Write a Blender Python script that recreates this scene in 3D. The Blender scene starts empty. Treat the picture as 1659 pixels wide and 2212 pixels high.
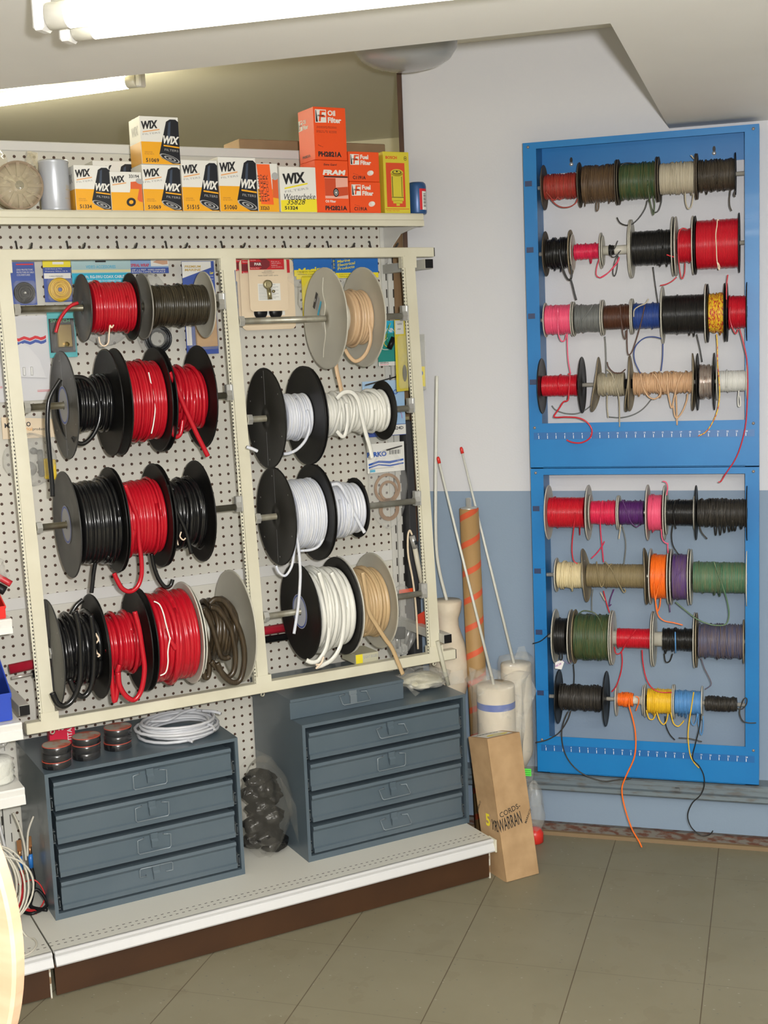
import bpy, math, random
from mathutils import Vector, Matrix
# ------------------------------------------------------------------ camera, world, lights
CX, CY, FPX = 829.5, 1106.0, 2768.2
HC = 1.53
YAW, PIT, ROL = -0.299364, -0.137383, -0.0400860
def cam_axes():
    f = Vector((math.sin(YAW)*math.cos(PIT), math.cos(YAW)*math.cos(PIT), math.sin(PIT)))
    r = Vector((math.cos(YAW), -math.sin(YAW), 0)); u = r.cross(f)
    c, s = math.cos(ROL), math.sin(ROL)
    return c*r+s*u, -s*r+c*u, f
AR, AU, AF = cam_axes()
CP = Vector((0, 0, HC))
scn = bpy.context.scene
COL = scn.collection
cd = bpy.data.cameras.new('camera'); cam = bpy.data.objects.new('camera', cd); COL.objects.link(cam)
cd.sensor_fit = 'VERTICAL'; cd.sensor_height = 36; cd.sensor_width = 36*1659/2212
cd.lens = 36*FPX/2212; cd.clip_start = 0.02
m = Matrix((AR, AU, -AF)).transposed().to_4x4(); m.translation = CP
cam.matrix_world = m
scn.camera = cam
scn.view_settings.view_transform = 'Standard'; scn.view_settings.look = 'None'
scn.view_settings.exposure = 0.0; scn.view_settings.gamma = 1.0; scn.view_settings.use_curve_mapping = False
w = bpy.data.worlds.new('world'); scn.world = w; w.use_nodes = True
w.node_tree.nodes['Background'].inputs[0].default_value = (1.0, 0.97, 0.86, 1)
w.node_tree.nodes['Background'].inputs[1].default_value = 0.40
def lamp(name, kind, loc, power, col, size=0.1, rot=None, sy=None):
    l = bpy.data.lights.new(name, kind); o = bpy.data.objects.new(name, l); COL.objects.link(o)
    l.energy = power; l.color = col; o.location = loc
    if kind == 'AREA':
        l.size = size
        if sy: l.shape = 'RECTANGLE'; l.size_y = sy
    else: l.shadow_soft_size = size
    if rot: o.rotation_euler = rot
    return o
fl = CP + AR*0.075 + AU*0.05
lamp('camera_flash', 'POINT', fl, 262, (1, 0.985, 0.97), 0.025)
# unseen area lamp added behind the camera as fill, replacing some world light
lamp('ambient_fill', 'AREA', (0.9, -0.6, 2.03), 95, (1, 0.96, 0.82), 2.4, (0, 0, 0), 0.5)
# ------------------------------------------------------------------ frames: world and gondola (u along it, d away from the viewer, z up)
S2 = math.sqrt(.5)
FW = Matrix.Identity(4)
FG = Matrix(((S2, -S2, 0, 0), (S2, S2, 0, 0), (0, 0, 1, 0), (0, 0, 0, 1)))
def ray(x, y): return AR*((x-CX)/FPX) - AU*((y-CY)/FPX) + AF
def g_at(x, y, d):              # point of the gondola plane at depth d
    r = FG.inverted().to_3x3() @ ray(x, y); k = d/r.y
    return Vector((r.x*k, d, r.z*k+HC))
def w_at(x, y, Y):
    r = ray(x, y); k = Y/r.y
    return Vector((r.x*k, Y, r.z*k+HC))
def z_at(x, y, z, F=FW):
    r = F.inverted().to_3x3() @ ray(x, y); k = (z-HC)/r.z
    return Vector((r.x*k, r.y*k, z))
def on_line(x, d, z, F):        # coordinate along a rod at depth d, height z seen in column x
    g = F.to_3x3() @ Vector((1, 0, 0)); p0 = F.to_3x3() @ Vector((0, d, z)) - CP
    q = AR*FPX - AF*(x-CX)
    return -p0.dot(q)/g.dot(q)
def depth(pt, F): return (F.to_3x3() @ Vector(pt) - CP).dot(AF)
# ------------------------------------------------------------------ materials
MATS = {}
def nodes(name):
    m = bpy.data.materials.new(name); m.use_nodes = True
    return m, m.node_tree, m.node_tree.nodes['Principled BSDF']
def setp(b, rough=.5, metal=0, coat=0, alpha=1, trans=0, spec=None, ior=None):
    b.inputs['Roughness'].default_value = rough; b.inputs['Metallic'].default_value = metal
    b.inputs['Coat Weight'].default_value = coat; b.inputs['Alpha'].default_value = alpha
    b.inputs['Transmission Weight'].default_value = trans
    if spec is not None: b.inputs['Specular IOR Level'].default_value = spec
    if ior: b.inputs['IOR'].default_value = ior
def mat(name, c, rough=.5, metal=0, coat=0, alpha=1, c2=None, scale=20, bump=0, trans=0, spec=None, stretch=(1, 1, 1), thr=(.35, .65), detail=4):
    if name in MATS: return MATS[name]
    m, t, b = nodes(name); setp(b, rough, metal, coat, alpha, trans, spec)
    b.inputs['Base Color'].default_value = (*c, 1)
    if c2 is not None or bump:
        tc = t.nodes.new('ShaderNodeTexCoord'); mp = t.nodes.new('ShaderNodeMapping'); n = t.nodes.new('ShaderNodeTexNoise')
        mp.inputs['Scale'].default_value = stretch
        t.links.new(tc.outputs['Object'], mp.inputs[0]); t.links.new(mp.outputs[0], n.inputs['Vector'])
        n.inputs['Scale'].default_value = scale; n.inputs['Detail'].default_value = detail
        if c2 is not None:
            r = t.nodes.new('ShaderNodeValToRGB'); r.color_ramp.elements[0].color = (*c, 1); r.color_ramp.elements[1].color = (*c2, 1)
            r.color_ramp.elements[0].position, r.color_ramp.elements[1].position = thr
            t.links.new(n.outputs[0], r.inputs[0]); t.links.new(r.outputs[0], b.inputs['Base Color'])
        if bump:
            bp = t.nodes.new('ShaderNodeBump'); bp.inputs['Strength'].default_value = bump; bp.inputs['Distance'].default_value = .01
            t.links.new(n.outputs[0], bp.inputs['Height']); t.links.new(bp.outputs[0], b.inputs['Normal'])
    MATS[name] = m
    return m
def emis(name, c, s):
    m, t, b = nodes(name); b.inputs['Base Color'].default_value = (*c, 1)
    b.inputs['Emission Color'].default_value = (*c, 1); b.inputs['Emission Strength'].default_value = s
    return m
def wirem(name, c, c2=None, rough=.32, sp=.45):
    c2 = c2 or tuple(v*.72 for v in c)
    return mat('wire_'+name, c, rough, 0, .08, 1, c2, 9, 0, stretch=(60, 2, 2), thr=(.3, .72), spec=sp)
def film(name, c=(.9, .9, .88), a=.10, rough=.10):
    if name in MATS: return MATS[name]
    m, t, b = nodes(name); setp(b, rough, 0, .5, a); b.inputs['Base Color'].default_value = (*c, 1)
    tc = t.nodes.new('ShaderNodeTexCoord'); n = t.nodes.new('ShaderNodeTexNoise'); n.inputs['Scale'].default_value = 28; n.inputs['Detail'].default_value = 3
    n.inputs['Distortion'].default_value = 1.2
    bp = t.nodes.new('ShaderNodeBump'); bp.inputs['Strength'].default_value = .55; bp.inputs['Distance'].default_value = .006
    t.links.new(tc.outputs['Object'], n.inputs['Vector']); t.links.new(n.outputs[0], bp.inputs['Height']); t.links.new(bp.outputs[0], b.inputs['Normal'])
    r = t.nodes.new('ShaderNodeMapRange'); r.inputs[1].default_value = .55; r.inputs[2].default_value = .75; r.inputs[3].default_value = a; r.inputs[4].default_value = min(1, a*2.0)
    t.links.new(n.outputs[0], r.inputs[0]); t.links.new(r.outputs[0], b.inputs['Alpha'])
    MATS[name] = m
    return m
WALLG = (.60, .60, .62); WALLB = (.225, .295, .385)
def wall_mat():
    m, t, b = nodes('two_tone_wall_paint'); setp(b, .55, spec=.3)
    tc = t.nodes.new('ShaderNodeTexCoord'); sx = t.nodes.new('ShaderNodeSeparateXYZ'); t.links.new(tc.outputs['Object'], sx.inputs[0])
    g = t.nodes.new('ShaderNodeMath'); g.operation = 'GREATER_THAN'; g.inputs[1].default_value = 1.054; t.links.new(sx.outputs['Z'], g.inputs[0])
    n = t.nodes.new('ShaderNodeTexNoise'); n.inputs['Scale'].default_value = 2.5; t.links.new(tc.outputs['Object'], n.inputs['Vector'])
    mx = t.nodes.new('ShaderNodeMix'); mx.data_type = 'RGBA'; mx.inputs[6].default_value = (*WALLB, 1); mx.inputs[7].default_value = (*WALLG, 1)
    t.links.new(g.outputs[0], mx.inputs[0]); t.links.new(mx.outputs[2], b.inputs['Base Color'])
    n2 = t.nodes.new('ShaderNodeTexNoise'); n2.inputs['Scale'].default_value = 180; t.links.new(tc.outputs['Object'], n2.inputs['Vector'])
    bp = t.nodes.new('ShaderNodeBump'); bp.inputs['Strength'].default_value = .08; bp.inputs['Distance'].default_value = .003
    t.links.new(n2.outputs[0], bp.inputs['Height']); t.links.new(bp.outputs[0], b.inputs['Normal'])
    return m
def mnode(t, op, a, b=None, c=None):
    n = t.nodes.new('ShaderNodeMath'); n.operation = op
    for i, v in enumerate((a, b, c)):
        if v is None: continue
        if isinstance(v, (int, float)): n.inputs[i].default_value = v
        else: t.links.new(v, n.inputs[i])
    return n.outputs[0]
def mixc(t, f, a, b):
    n = t.nodes.new('ShaderNodeMix'); n.data_type = 'RGBA'
    if isinstance(f, (int, float)): n.inputs[0].default_value = f
    else: t.links.new(f, n.inputs[0])
    for i, v in ((6, a), (7, b)):
        if isinstance(v, tuple): n.inputs[i].default_value = (*v, 1)
        else: t.links.new(v, n.inputs[i])
    return n.outputs[2]
def noise(t, vec, sc, det=3):
    n = t.nodes.new('ShaderNodeTexNoise'); n.inputs['Scale'].default_value = sc; n.inputs['Detail'].default_value = det
    t.links.new(vec, n.inputs['Vector']); return n.outputs[0]
def floor_mat():
    m, t, b = nodes('worn_vinyl_floor_tile'); setp(b, .33, spec=.45)
    tc = t.nodes.new('ShaderNodeTexCoord'); sx = t.nodes.new('ShaderNodeSeparateXYZ'); ob = tc.outputs['Object']; t.links.new(ob, sx.inputs[0])
    T = .3
    def line(o, off):
        f = mnode(t, 'FRACT', mnode(t, 'DIVIDE', mnode(t, 'SUBTRACT', o, off), T))
        return mnode(t, 'GREATER_THAN', mnode(t, 'ABSOLUTE', mnode(t, 'SUBTRACT', f, .5)), .4955)
    ln = mnode(t, 'MAXIMUM', line(sx.outputs['X'], -.457), mnode(t, 'MULTIPLY', line(sx.outputs['Y'], 3.49), .35))
    base = mixc(t, mnode(t, 'MULTIPLY', noise(t, ob, 3.2, 5), 1.0), (.185, .165, .105), (.25, .225, .155))
    base = mixc(t, mnode(t, 'MULTIPLY', mnode(t, 'GREATER_THAN', noise(t, ob, 9, 6), .62), .16), base, (.15, .12, .07))
    mp = t.nodes.new('ShaderNodeMapping'); mp.inputs['Scale'].default_value = (1, 2.2, 1); t.links.new(ob, mp.inputs[0])
    v = t.nodes.new('ShaderNodeTexVoronoi'); v.inputs['Scale'].default_value = 40; t.links.new(mp.outputs[0], v.inputs['Vector'])
    sx2 = t.nodes.new('ShaderNodeSeparateColor'); t.links.new(v.outputs['Color'], sx2.inputs[0])
    rnd = sx2.outputs[0]
    dot = mnode(t, 'LESS_THAN', v.outputs['Distance'], .11)
    dark = mnode(t, 'MULTIPLY', dot, mnode(t, 'LESS_THAN', rnd, .22))
    light = mnode(t, 'MULTIPLY', dot, mnode(t, 'GREATER_THAN', rnd, .80))
    base = mixc(t, mnode(t, 'MULTIPLY', dark, .7), base, (.10, .10, .10)); base = mixc(t, mnode(t, 'MULTIPLY', light, .8), base, (.38, .36, .29))
    base = mixc(t, mnode(t, 'MULTIPLY', ln, .75), base, (.07, .045, .022))
    t.links.new(base, b.inputs['Base Color'])
    r = t.nodes.new('ShaderNodeMapRange'); t.links.new(noise(t, ob, 14, 4), r.inputs[0]); r.inputs[3].default_value = .38; r.inputs[4].default_value = .6
    t.links.new(r.outputs[0], b.inputs['Roughness'])
    return m
def peg_mat():
    m, t, b = nodes('perforated_board'); setp(b, .5, spec=.35)
    tc = t.nodes.new('ShaderNodeTexCoord'); sx = t.nodes.new('ShaderNodeSeparateXYZ'); t.links.new(tc.outputs['Object'], sx.inputs[0])
    def c(o): return mnode(t, 'SUBTRACT', mnode(t, 'FRACT', mnode(t, 'DIVIDE', o, .0254)), .5)
    a, d = c(sx.outputs['X']), c(sx.outputs['Z'])
    r = mnode(t, 'SQRT', mnode(t, 'ADD', mnode(t, 'MULTIPLY', a, a), mnode(t, 'MULTIPLY', d, d)))
    h = mnode(t, 'LESS_THAN', r, .155)
    base = mixc(t, noise(t, tc.outputs['Object'], 4), (.60, .58, .51), (.65, .63, .56))
    t.links.new(mixc(t, h, base, (.075, .04, .025)), b.inputs['Base Color'])
    return m
def slotted_mat(name, c, px, pz, w_, h_, off=0):
    m, t, b = nodes(name); setp(b, .45)
    tc = t.nodes.new('ShaderNodeTexCoord'); sx = t.nodes.new('ShaderNodeSeparateXYZ'); t.links.new(tc.outputs['Object'], sx.inputs[0])
    f = mnode(t, 'ABSOLUTE', mnode(t, 'SUBTRACT', mnode(t, 'FRACT', mnode(t, 'DIVIDE', sx.outputs['X'], px)), .5))
    g = mnode(t, 'ABSOLUTE', mnode(t, 'SUBTRACT', mnode(t, 'FRACT', mnode(t, 'DIVIDE', sx.outputs['Z'], pz)), .5))
    h = mnode(t, 'MULTIPLY', mnode(t, 'LESS_THAN', f, w_), mnode(t, 'LESS_THAN', g, h_))
    t.links.new(mixc(t, h, c, (.03, .025, .02)), b.inputs['Base Color'])
    return m
# ------------------------------------------------------------------ mesh builder
def spline(pts, n=6):
    P = [Vector(p) for p in pts]
    if len(P) < 3: return P
    out = []
    for i in range(len(P)-1):
        p0 = P[max(i-1, 0)]; p1 = P[i]; p2 = P[i+1]; p3 = P[min(i+2, len(P)-1)]
        for k in range(n):
            t = k/n
            out.append(.5*((2*p1)+(p2-p0)*t+(2*p0-5*p1+4*p2-p3)*t*t+(3*p1-p0-3*p2+p3)*t**3))
    out.append(P[-1]); return out
TXT = {}
def text_mesh(s, bold=0.0, shear=0.0):
    k = (s, bold, shear)
    if k not in TXT:
        cu = bpy.data.curves.new('t', 'FONT'); cu.body = s; cu.size = 1; cu.offset = bold; cu.shear = shear; cu.resolution_u = 2
        o = bpy.data.objects.new('t', cu); COL.objects.link(o)
        bpy.context.view_layer.update()
        me = bpy.data.meshes.new_from_object(o.evaluated_get(bpy.context.evaluated_depsgraph_get()))
        vs = [v.co.copy() for v in me.vertices]; fs = [tuple(p.vertices) for p in me.polygons]
        bpy.data.objects.remove(o); bpy.data.curves.remove(cu); bpy.data.meshes.remove(me)
        if vs:
            x0 = min(v.x for v in vs); x1 = max(v.x for v in vs); y0 = min(v.y for v in vs); y1 = max(v.y for v in vs)
        else: x0 = y0 = 0; x1 = y1 = 1
        TXT[k] = ([((v.x-x0)/(x1-x0), (v.y-y0)/(y1-y0)) for v in vs], fs, (x1-x0)/(y1-y0))
    return TXT[k]
class MB:
    def __init__(s, mt=None): s.v = []; s.f = []; s.mi = []; s.ms = []; s.sm = []; s.cur = mt
    def m(s, mt): s.cur = mt; return s
    def add(s, vs, fs, smooth=False, M=None):
        b = len(s.v)
        s.v += [tuple(M @ Vector(v)) if M is not None else tuple(v) for v in vs]
        if s.cur not in s.ms: s.ms.append(s.cur)
        i = s.ms.index(s.cur)
        for f in fs: s.f.append(tuple(b+k for k in f)); s.mi.append(i); s.sm.append(smooth)
        return s
    def box(s, a, b, bev=0, M=None):
        x0, y0, z0 = a; x1, y1, z1 = b
        if bev <= 0:
            vs = [(x, y, z) for x in (x0, x1) for y in (y0, y1) for z in (z0, z1)]
            return s.add(vs, [(0, 1, 3, 2), (4, 6, 7, 5), (0, 4, 5, 1), (2, 3, 7, 6), (0, 2, 6, 4), (1, 5, 7, 3)], False, M)
        vs = []; idx = {}
        for X, sx in ((x0, 1), (x1, -1)):
            for Y, sy in ((y0, 1), (y1, -1)):
                for Z, sz in ((z0, 1), (z1, -1)):
                    for k in range(3):
                        p = [X, Y, Z]
                        for j, sg in enumerate((sx, sy, sz)):
                            if j != k: p[j] += sg*bev
                        idx[(sx, sy, sz, k)] = len(vs); vs.append(tuple(p))
        fs = []
        for k in range(3):
            o = [j for j in range(3) if j != k]
            for sg in (1, -1):
                q = []
                for a_, b_ in ((1, 1), (-1, 1), (-1, -1), (1, -1)):
                    t = [0, 0, 0]; t[k] = sg; t[o[0]] = a_; t[o[1]] = b_; q.append(idx[(*t, k)])
                fs.append(tuple(q))
        for k in range(3):
            o = [j for j in range(3) if j != k]
            for a_ in (1, -1):
                for b_ in (1, -1):
                    t1 = [0, 0, 0]; t1[o[0]] = a_; t1[o[1]] = b_; t1[k] = 1; t2 = list(t1); t2[k] = -1
                    fs.append((idx[(*t1, o[0])], idx[(*t2, o[0])], idx[(*t2, o[1])], idx[(*t1, o[1])]))
        for a_ in (1, -1):
            for b_ in (1, -1):
                for c_ in (1, -1): fs.append((idx[(a_, b_, c_, 0)], idx[(a_, b_, c_, 1)], idx[(a_, b_, c_, 2)]))
        return s.add(vs, fs, False, M)
    def lathe(s, prof, axis='x', o=(0, 0, 0), n=32, fn=None, smooth=True, closed=False, M=None):
        vs = []; fs = []; k = len(prof)
        for i in range(n):
            a = 2*math.pi*i/n
            for j, (x, r) in enumerate(prof):
                if fn: x, r = fn(x, r, a, j)
                if axis == 'x': p = (x, r*math.cos(a), r*math.sin(a))
                elif axis == 'y': p = (r*math.cos(a), x, r*math.sin(a))
                else: p = (r*math.cos(a), r*math.sin(a), x)
                vs.append((p[0]+o[0], p[1]+o[1], p[2]+o[2]))
        kk = k if closed else k-1
        for i in range(n):
            i2 = (i+1) % n
            for j in range(kk):
                j2 = (j+1) % k
                fs.append((i*k+j, i2*k+j, i2*k+j2, i*k+j2))
        return s.add(vs, fs, smooth, M)
    def tube(s, pts, r, n=8, M=None, flat=1.0, caps=True):
        P = [Vector(p) for p in pts]; vs = []; fs = []
        up = None
        for i, p in enumerate(P):
            t = (P[min(i+1, len(P)-1)]-P[max(i-1, 0)])
            if t.length < 1e-9: t = Vector((0, 0, 1))
            t.normalize()
            if up is None: up = t.orthogonal().normalized() if flat == 1 else (Vector((0, 1, 0))-t*t.y).normalized()
            up = (up-t*up.dot(t))
            up = up.normalized() if up.length > 1e-6 else t.orthogonal().normalized()
            q = t.cross(up); rr = r[i] if isinstance(r, (list, tuple)) else r
            for k in range(n):
                a = 2*math.pi*k/n
                vs.append(p+up*(math.cos(a)*rr/flat)+q*(math.sin(a)*rr))
        for i in range(len(P)-1):
            for k in range(n):
                fs.append((i*n+k, i*n+(k+1) % n, (i+1)*n+(k+1) % n, (i+1)*n+k))
        if caps: fs += [tuple(range(n))[::-1], tuple(range((len(P)-1)*n, len(P)*n))]
        return s.add(vs, fs, True, M)
    def prism(s, poly, y0, y1, M=None):      # poly in x,z extruded along y
        n = len(poly); vs = [(x, y0, z) for x, z in poly]+[(x, y1, z) for x, z in poly]
        return s.add(vs, [tuple(range(n)), tuple(range(2*n-1, n-1, -1))]+[(i, i+n, (i+1) % n+n, (i+1) % n) for i in range(n)], False, M)
    def prismx(s, poly, x0, x1, M=None):     # poly in y,z extruded along x
        n = len(poly); vs = [(x0, y, z) for y, z in poly]+[(x1, y, z) for y, z in poly]
        return s.add(vs, [tuple(range(n)), tuple(range(2*n-1, n-1, -1))]+[(i, i+n, (i+1) % n+n, (i+1) % n) for i in range(n)], False, M)
    # flat prints in the x,z plane, facing -y
    def rect(s, x0, z0, x1, z1, y=0, M=None): return s.add([(x0, y, z0), (x1, y, z0), (x1, y, z1), (x0, y, z1)], [(0, 1, 2, 3)], False, M)
    def poly(s, pts, y=0, M=None): return s.add([(a, y, b) for a, b in pts], [tuple(range(len(pts)))], False, M)
    def ell(s, x, z, a, b, y=0, rot=0, n=24, hole=0, M=None):
        c, q = math.cos(rot), math.sin(rot); out = []
        for k in range(n):
            t = 2*math.pi*k/n; p, r_ = a*math.cos(t), b*math.sin(t); out.append((x+p*c-r_*q, y, z+p*q+r_*c))
        if not hole: return s.add(out, [tuple(range(n))], False, M)
        inn = [(x+(p[0]-x)*hole, y, z+(p[2]-z)*hole) for p in out]
        return s.add(out+inn, [(k, (k+1) % n, n+(k+1) % n, n+k) for k in range(n)], False, M)
    def text(s, st, x, z, h, y=0, wd=None, bold=.02, shear=0, rot=0, M=None, fy=None):
        vs, fs, asp = text_mesh(st, bold, shear); wd = wd or h*asp; c, q = math.cos(rot), math.sin(rot)
        out = []
        for a, b in vs:
            px, pz = a*wd, b*h; out.append((x+px*c-pz*q, y, z+px*q+pz*c))
        return s.add(out, fs, False, M)
    def obj(s, name, parent=None, M=None, shift=None):
        me = bpy.data.meshes.new(name)
        vs = s.v
        if shift is not None: vs = [(a-shift[0], b-shift[1], c-shift[2]) for a, b, c in vs]
        if parent is not None and 'ext' in parent and shift is not None: pass
        me.from_pydata(vs, [], s.f); 
        for mt in s.ms: me.materials.append(mt)
        me.polygons.foreach_set('material_index', s.mi); me.polygons.foreach_set('use_smooth', s.sm)
        me.validate(); me.update()
        o = bpy.data.objects.new(name, me); COL.objects.link(o)
        if parent is not None: o.parent = parent
        if M is not None: o.matrix_world = M if parent is None else o.matrix_world
        return o
def tag(o, label, cat, group=None, kind=None):
    o['label'] = label; o['category'] = cat
    if group: o['group'] = group
    if kind: o['kind'] = kind
    return o
def thing(name, label, cat, loc=(0, 0, 0), F=FG, rz=0, group=None, R=None):
    o = bpy.data.objects.new(name, None); COL.objects.link(o); o.empty_display_size = .02
    M = F @ Matrix.Translation(Vector(loc)) @ (R if R is not None else Matrix.Rotation(rz, 4, 'Z'))
    o.matrix_world = M
    return tag(o, label, cat, group)
def solo(mb, name, label, cat, loc=(0, 0, 0), F=FG, rz=0, group=None, R=None, kind=None):
    o = mb.obj(name); o.matrix_world = F @ Matrix.Translation(Vector(loc)) @ (R if R is not None else Matrix.Rotation(rz, 4, 'Z'))
    return tag(o, label, cat, group, kind)
def struct(mb, name, F=FW):
    o = mb.obj(name); o.matrix_world = F; o['kind'] = 'structure'; return o
def plabel(o, t): o['label'] = t; return o
# common materials
CREAM = mat('cream_enamel', (.66, .63, .50), .38, c2=(.60, .565, .435), scale=7)
WHITE = mat('white_enamel', (.70, .69, .66), .35)
CHROME = mat('zinc_plate', (.60, .60, .58), .3, .6)
GALV = mat('galvanised_pipe', (.40, .39, .33), .38, .45, c2=(.28, .26, .20), scale=30)
STEEL = mat('bright_steel', (.66, .62, .54), .25, .5)
BLK = mat('black_plastic', (.009, .009, .010), .38, spec=.25)
BLKF = mat('black_flange', (.009, .009, .009), .42, c2=(.014, .013, .012), scale=8, spec=.25)
GRYF = mat('dark_grey_flange', (.030, .030, .030), .4, c2=(.055, .055, .052), scale=6, spec=.3)
CRMF = mat('natural_plastic_flange', (.52, .50, .42), .35, c2=(.47, .45, .38), scale=5)
TRNF = mat('translucent_grey_flange', (.30, .29, .26), .3, c2=(.22, .21, .18), scale=7)
WHTF = mat('off_white_flange', (.62, .60, .53), .4, c2=(.50, .48, .41), scale=9)
BRNF = mat('stained_fibre_flange', (.20, .15, .085), .6, c2=(.32, .27, .18), scale=12)
PBLUE = mat('rack_blue_paint', (.004, .150, .42), .4, 0, .08, c2=(.006, .17, .45), spec=.35, scale=6)
TAPEB = mat('ruler_tape_blue', (.004, .11, .34), .4)
SCR = mat('white_ink', (.75, .78, .80), .5)
GREY = mat('grey_blue_enamel', (.075, .105, .13), .34, 0, .15, c2=(.09, .12, .145), scale=5)
GREYD = mat('cabinet_inside', (.02, .025, .03), .6)
PW = mat('print_white', (.80, .79, .74), .5); PK = mat('print_black', (.015, .015, .018), .45)
POR = mat('print_amber', (.86, .40, .012), .45); PRD = mat('print_orange_red', (.86, .085, .012), .45)
PYL = mat('print_yellow', (.86, .72, .03), .45); PBL = mat('print_blue', (.02, .10, .45), .45); PRR = mat('print_red', (.62, .02, .03), .45)
PGY = mat('print_grey', (.35, .35, .35), .5); PCY = mat('print_cyan', (.03, .42, .65), .45)
FILM = film('clear_plastic_film'); FILM2 = film('cloudy_plastic_film', (.72, .72, .68), .20, .16)
KRAFT = mat('kraft_cardboard', (.46, .30, .155), .75, c2=(.36, .225, .11), scale=14, bump=.1)
# ------------------------------------------------------------------ the room
YW = 3.733; ZC = 2.063; ZR = 2.348
XE = -1.045
fm = floor_mat(); b = MB(fm); b.box((-6, -2.5, -.05), (2.6, 5.45, 0)); struct(b, 'floor')
wm = wall_mat(); b = MB(wm); b.box((XE, YW, 0), (2.6, YW+.12, 2.6)); struct(b, 'wall_right')
FARW = mat('back_room_paint', (.50, .46, .33), .7)
b = MB(FARW); b.box((-6, 5.34, 0), (2.6, 5.45, 2.6)); struct(b, 'wall_back')
CEIL = mat('ceiling_paint', (.80, .79, .77), .65, c2=(.77, .76, .74), scale=3)
RCEIL = mat('recess_ceiling_paint', (.74, .71, .60), .7)
b = MB(CEIL)
b.box((-6, -2.5, ZC), (2.6, 2.402, ZC+.02)); b.box((-.283, 2.402, ZC), (2.6, YW, ZC+.02))
b.box((-6, 2.382, ZC+.02), (-.283, 2.402, ZR)); b.box((-.283, 2.382, ZC+.02), (-.263, YW, ZR))
struct(b, 'ceiling')
b = MB(RCEIL); b.box((-6, 2.382, ZR), (-.263, 5.34, ZR+.03)); struct(b, 'ceiling_recess')
DW = mat('dark_stained_wood', (.085, .04, .02), .5, c2=(.05, .022, .012), scale=12, stretch=(8, 8, 1))
b = MB(DW); b.box((XE-.014, YW-.004, .9), (XE, YW+.12, 2.3)); struct(b, 'trim_1')
# steel ledge rail and rusty foot strip on the two-tone wall
RAIL = mat('rail_grey_blue', (.16, .20, .225), .4, .1, c2=(.12, .11, .10), scale=22, thr=(.5, .75), stretch=(1, 1, 4))
b = MB(RAIL); Y0, Y1 = YW-.045, YW-.0005
b.prismx([(Y1, .205), (Y0+.004, .200), (Y0, .196), (Y0, .184), (Y0+.012, .182), (Y0+.012, .166), (Y0, .164), (Y0, .152), (Y0+.006, .146), (Y1, .144)], XE+.02, 2.5)
for k in range(5): b.box((-.9+k*.62, Y0+.004, .17), (-.888+k*.62, Y0+.012, .178))
struct(b, 'trim_2')
RUST = mat('rusty_sill', (.13, .12, .105), .7, c2=(.085, .030, .015), scale=55, stretch=(.7, 1, 2), thr=(.45, .60), detail=8)
b = MB(RUST); b.box((XE+.02, YW-.018, .012), (2.5, YW-.0005, .034))
b.m(mat('sill_wood', (.22, .15, .08), .7)).box((XE+.02, YW-.03, 0), (2.5, YW-.0005, .012)); struct(b, 'baseboard_right')
# round ceiling light in the recess
GLOBE = mat('opal_globe', (.34, .35, .35), .25, 0, .3)
t = thing('ceiling_light', 'round opal dome light, unlit, hanging from the recessed ceiling', 'ceiling light', (-.930, 3.37, ZR), FW)
b = MB(mat('lamp_collar', (.5, .5, .48), .5)); b.lathe([(0, .0), (0, .11), (-.012, .115), (-.02, .10), (-.02, 0)], 'z'); b.obj('base', t)
b = MB(GLOBE); b.lathe([(-.018, .098), (-.026, .125), (-.05, .138), (-.08, .135), (-.104, .118), (-.120, .088), (-.130, .05), (-.133, .0)], 'z', n=48); b.obj('lamp_shade', t)
# fluorescent lamps
TUBE = emis('fluorescent_glow', (1, .97, .80), 9.0); CAPM = mat('tube_cap', (.7, .68, .6), .4, .3)
def tubelamp(name_label, x0, x1, y, z, zc, yaw, n, socket_mat, em=TUBE):
    t = thing('fluorescent_light', name_label, 'ceiling light', (x0, y, z), FW, yaw)
    L = x1-x0
    b = MB(mat('fixture_pan', (.62, .62, .58), .45)); b.box((-.02, -.012 if n == 1 else -.03, .028), (L+.02, .012 if n == 1 else .105, zc-z)); b.obj('fixture_pan', t)
    for k in range(n):
        yy = (k*.075) if n > 1 else 0
        b = MB(em); b.lathe([(0.012, .0), (.012, .0185), (L-.012, .0185), (L-.012, 0)], 'x', (0, yy, 0), 24); tb = b.obj('tube', t)
        for s in (0, 1):
            b = MB(CAPM); xx = 0 if s == 0 else L; q = -1 if s == 0 else 1
            b.lathe([(xx-q*.03, .0188), (xx, .0192), (xx+q*.002, .015), (xx+q*.002, 0)], 'x', (0, yy, 0), 20); b.obj('tube_cap', tb)
        for s in (0, 1):
            xx = -.022 if s == 0 else L+.004
            b = MB(socket_mat); b.box((xx, yy-.016, -.020), (xx+.018, yy+.016, .03), .004); b.obj('socket', t)
    return t
tubelamp('twin glowing fluorescent tubes under the low ceiling, top left', -.995, .21, 1.70, 2.0, ZC, .03, 2, WHITE)
EM2 = emis('fluorescent_glow_rear', (1, .92, .66), 85.0)
tubelamp('single glowing fluorescent tube hanging in the recess above the oil filters', -2.95, -1.76, 3.62, 2.285, ZR, -.12, 1, WHITE, EM2)
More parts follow.
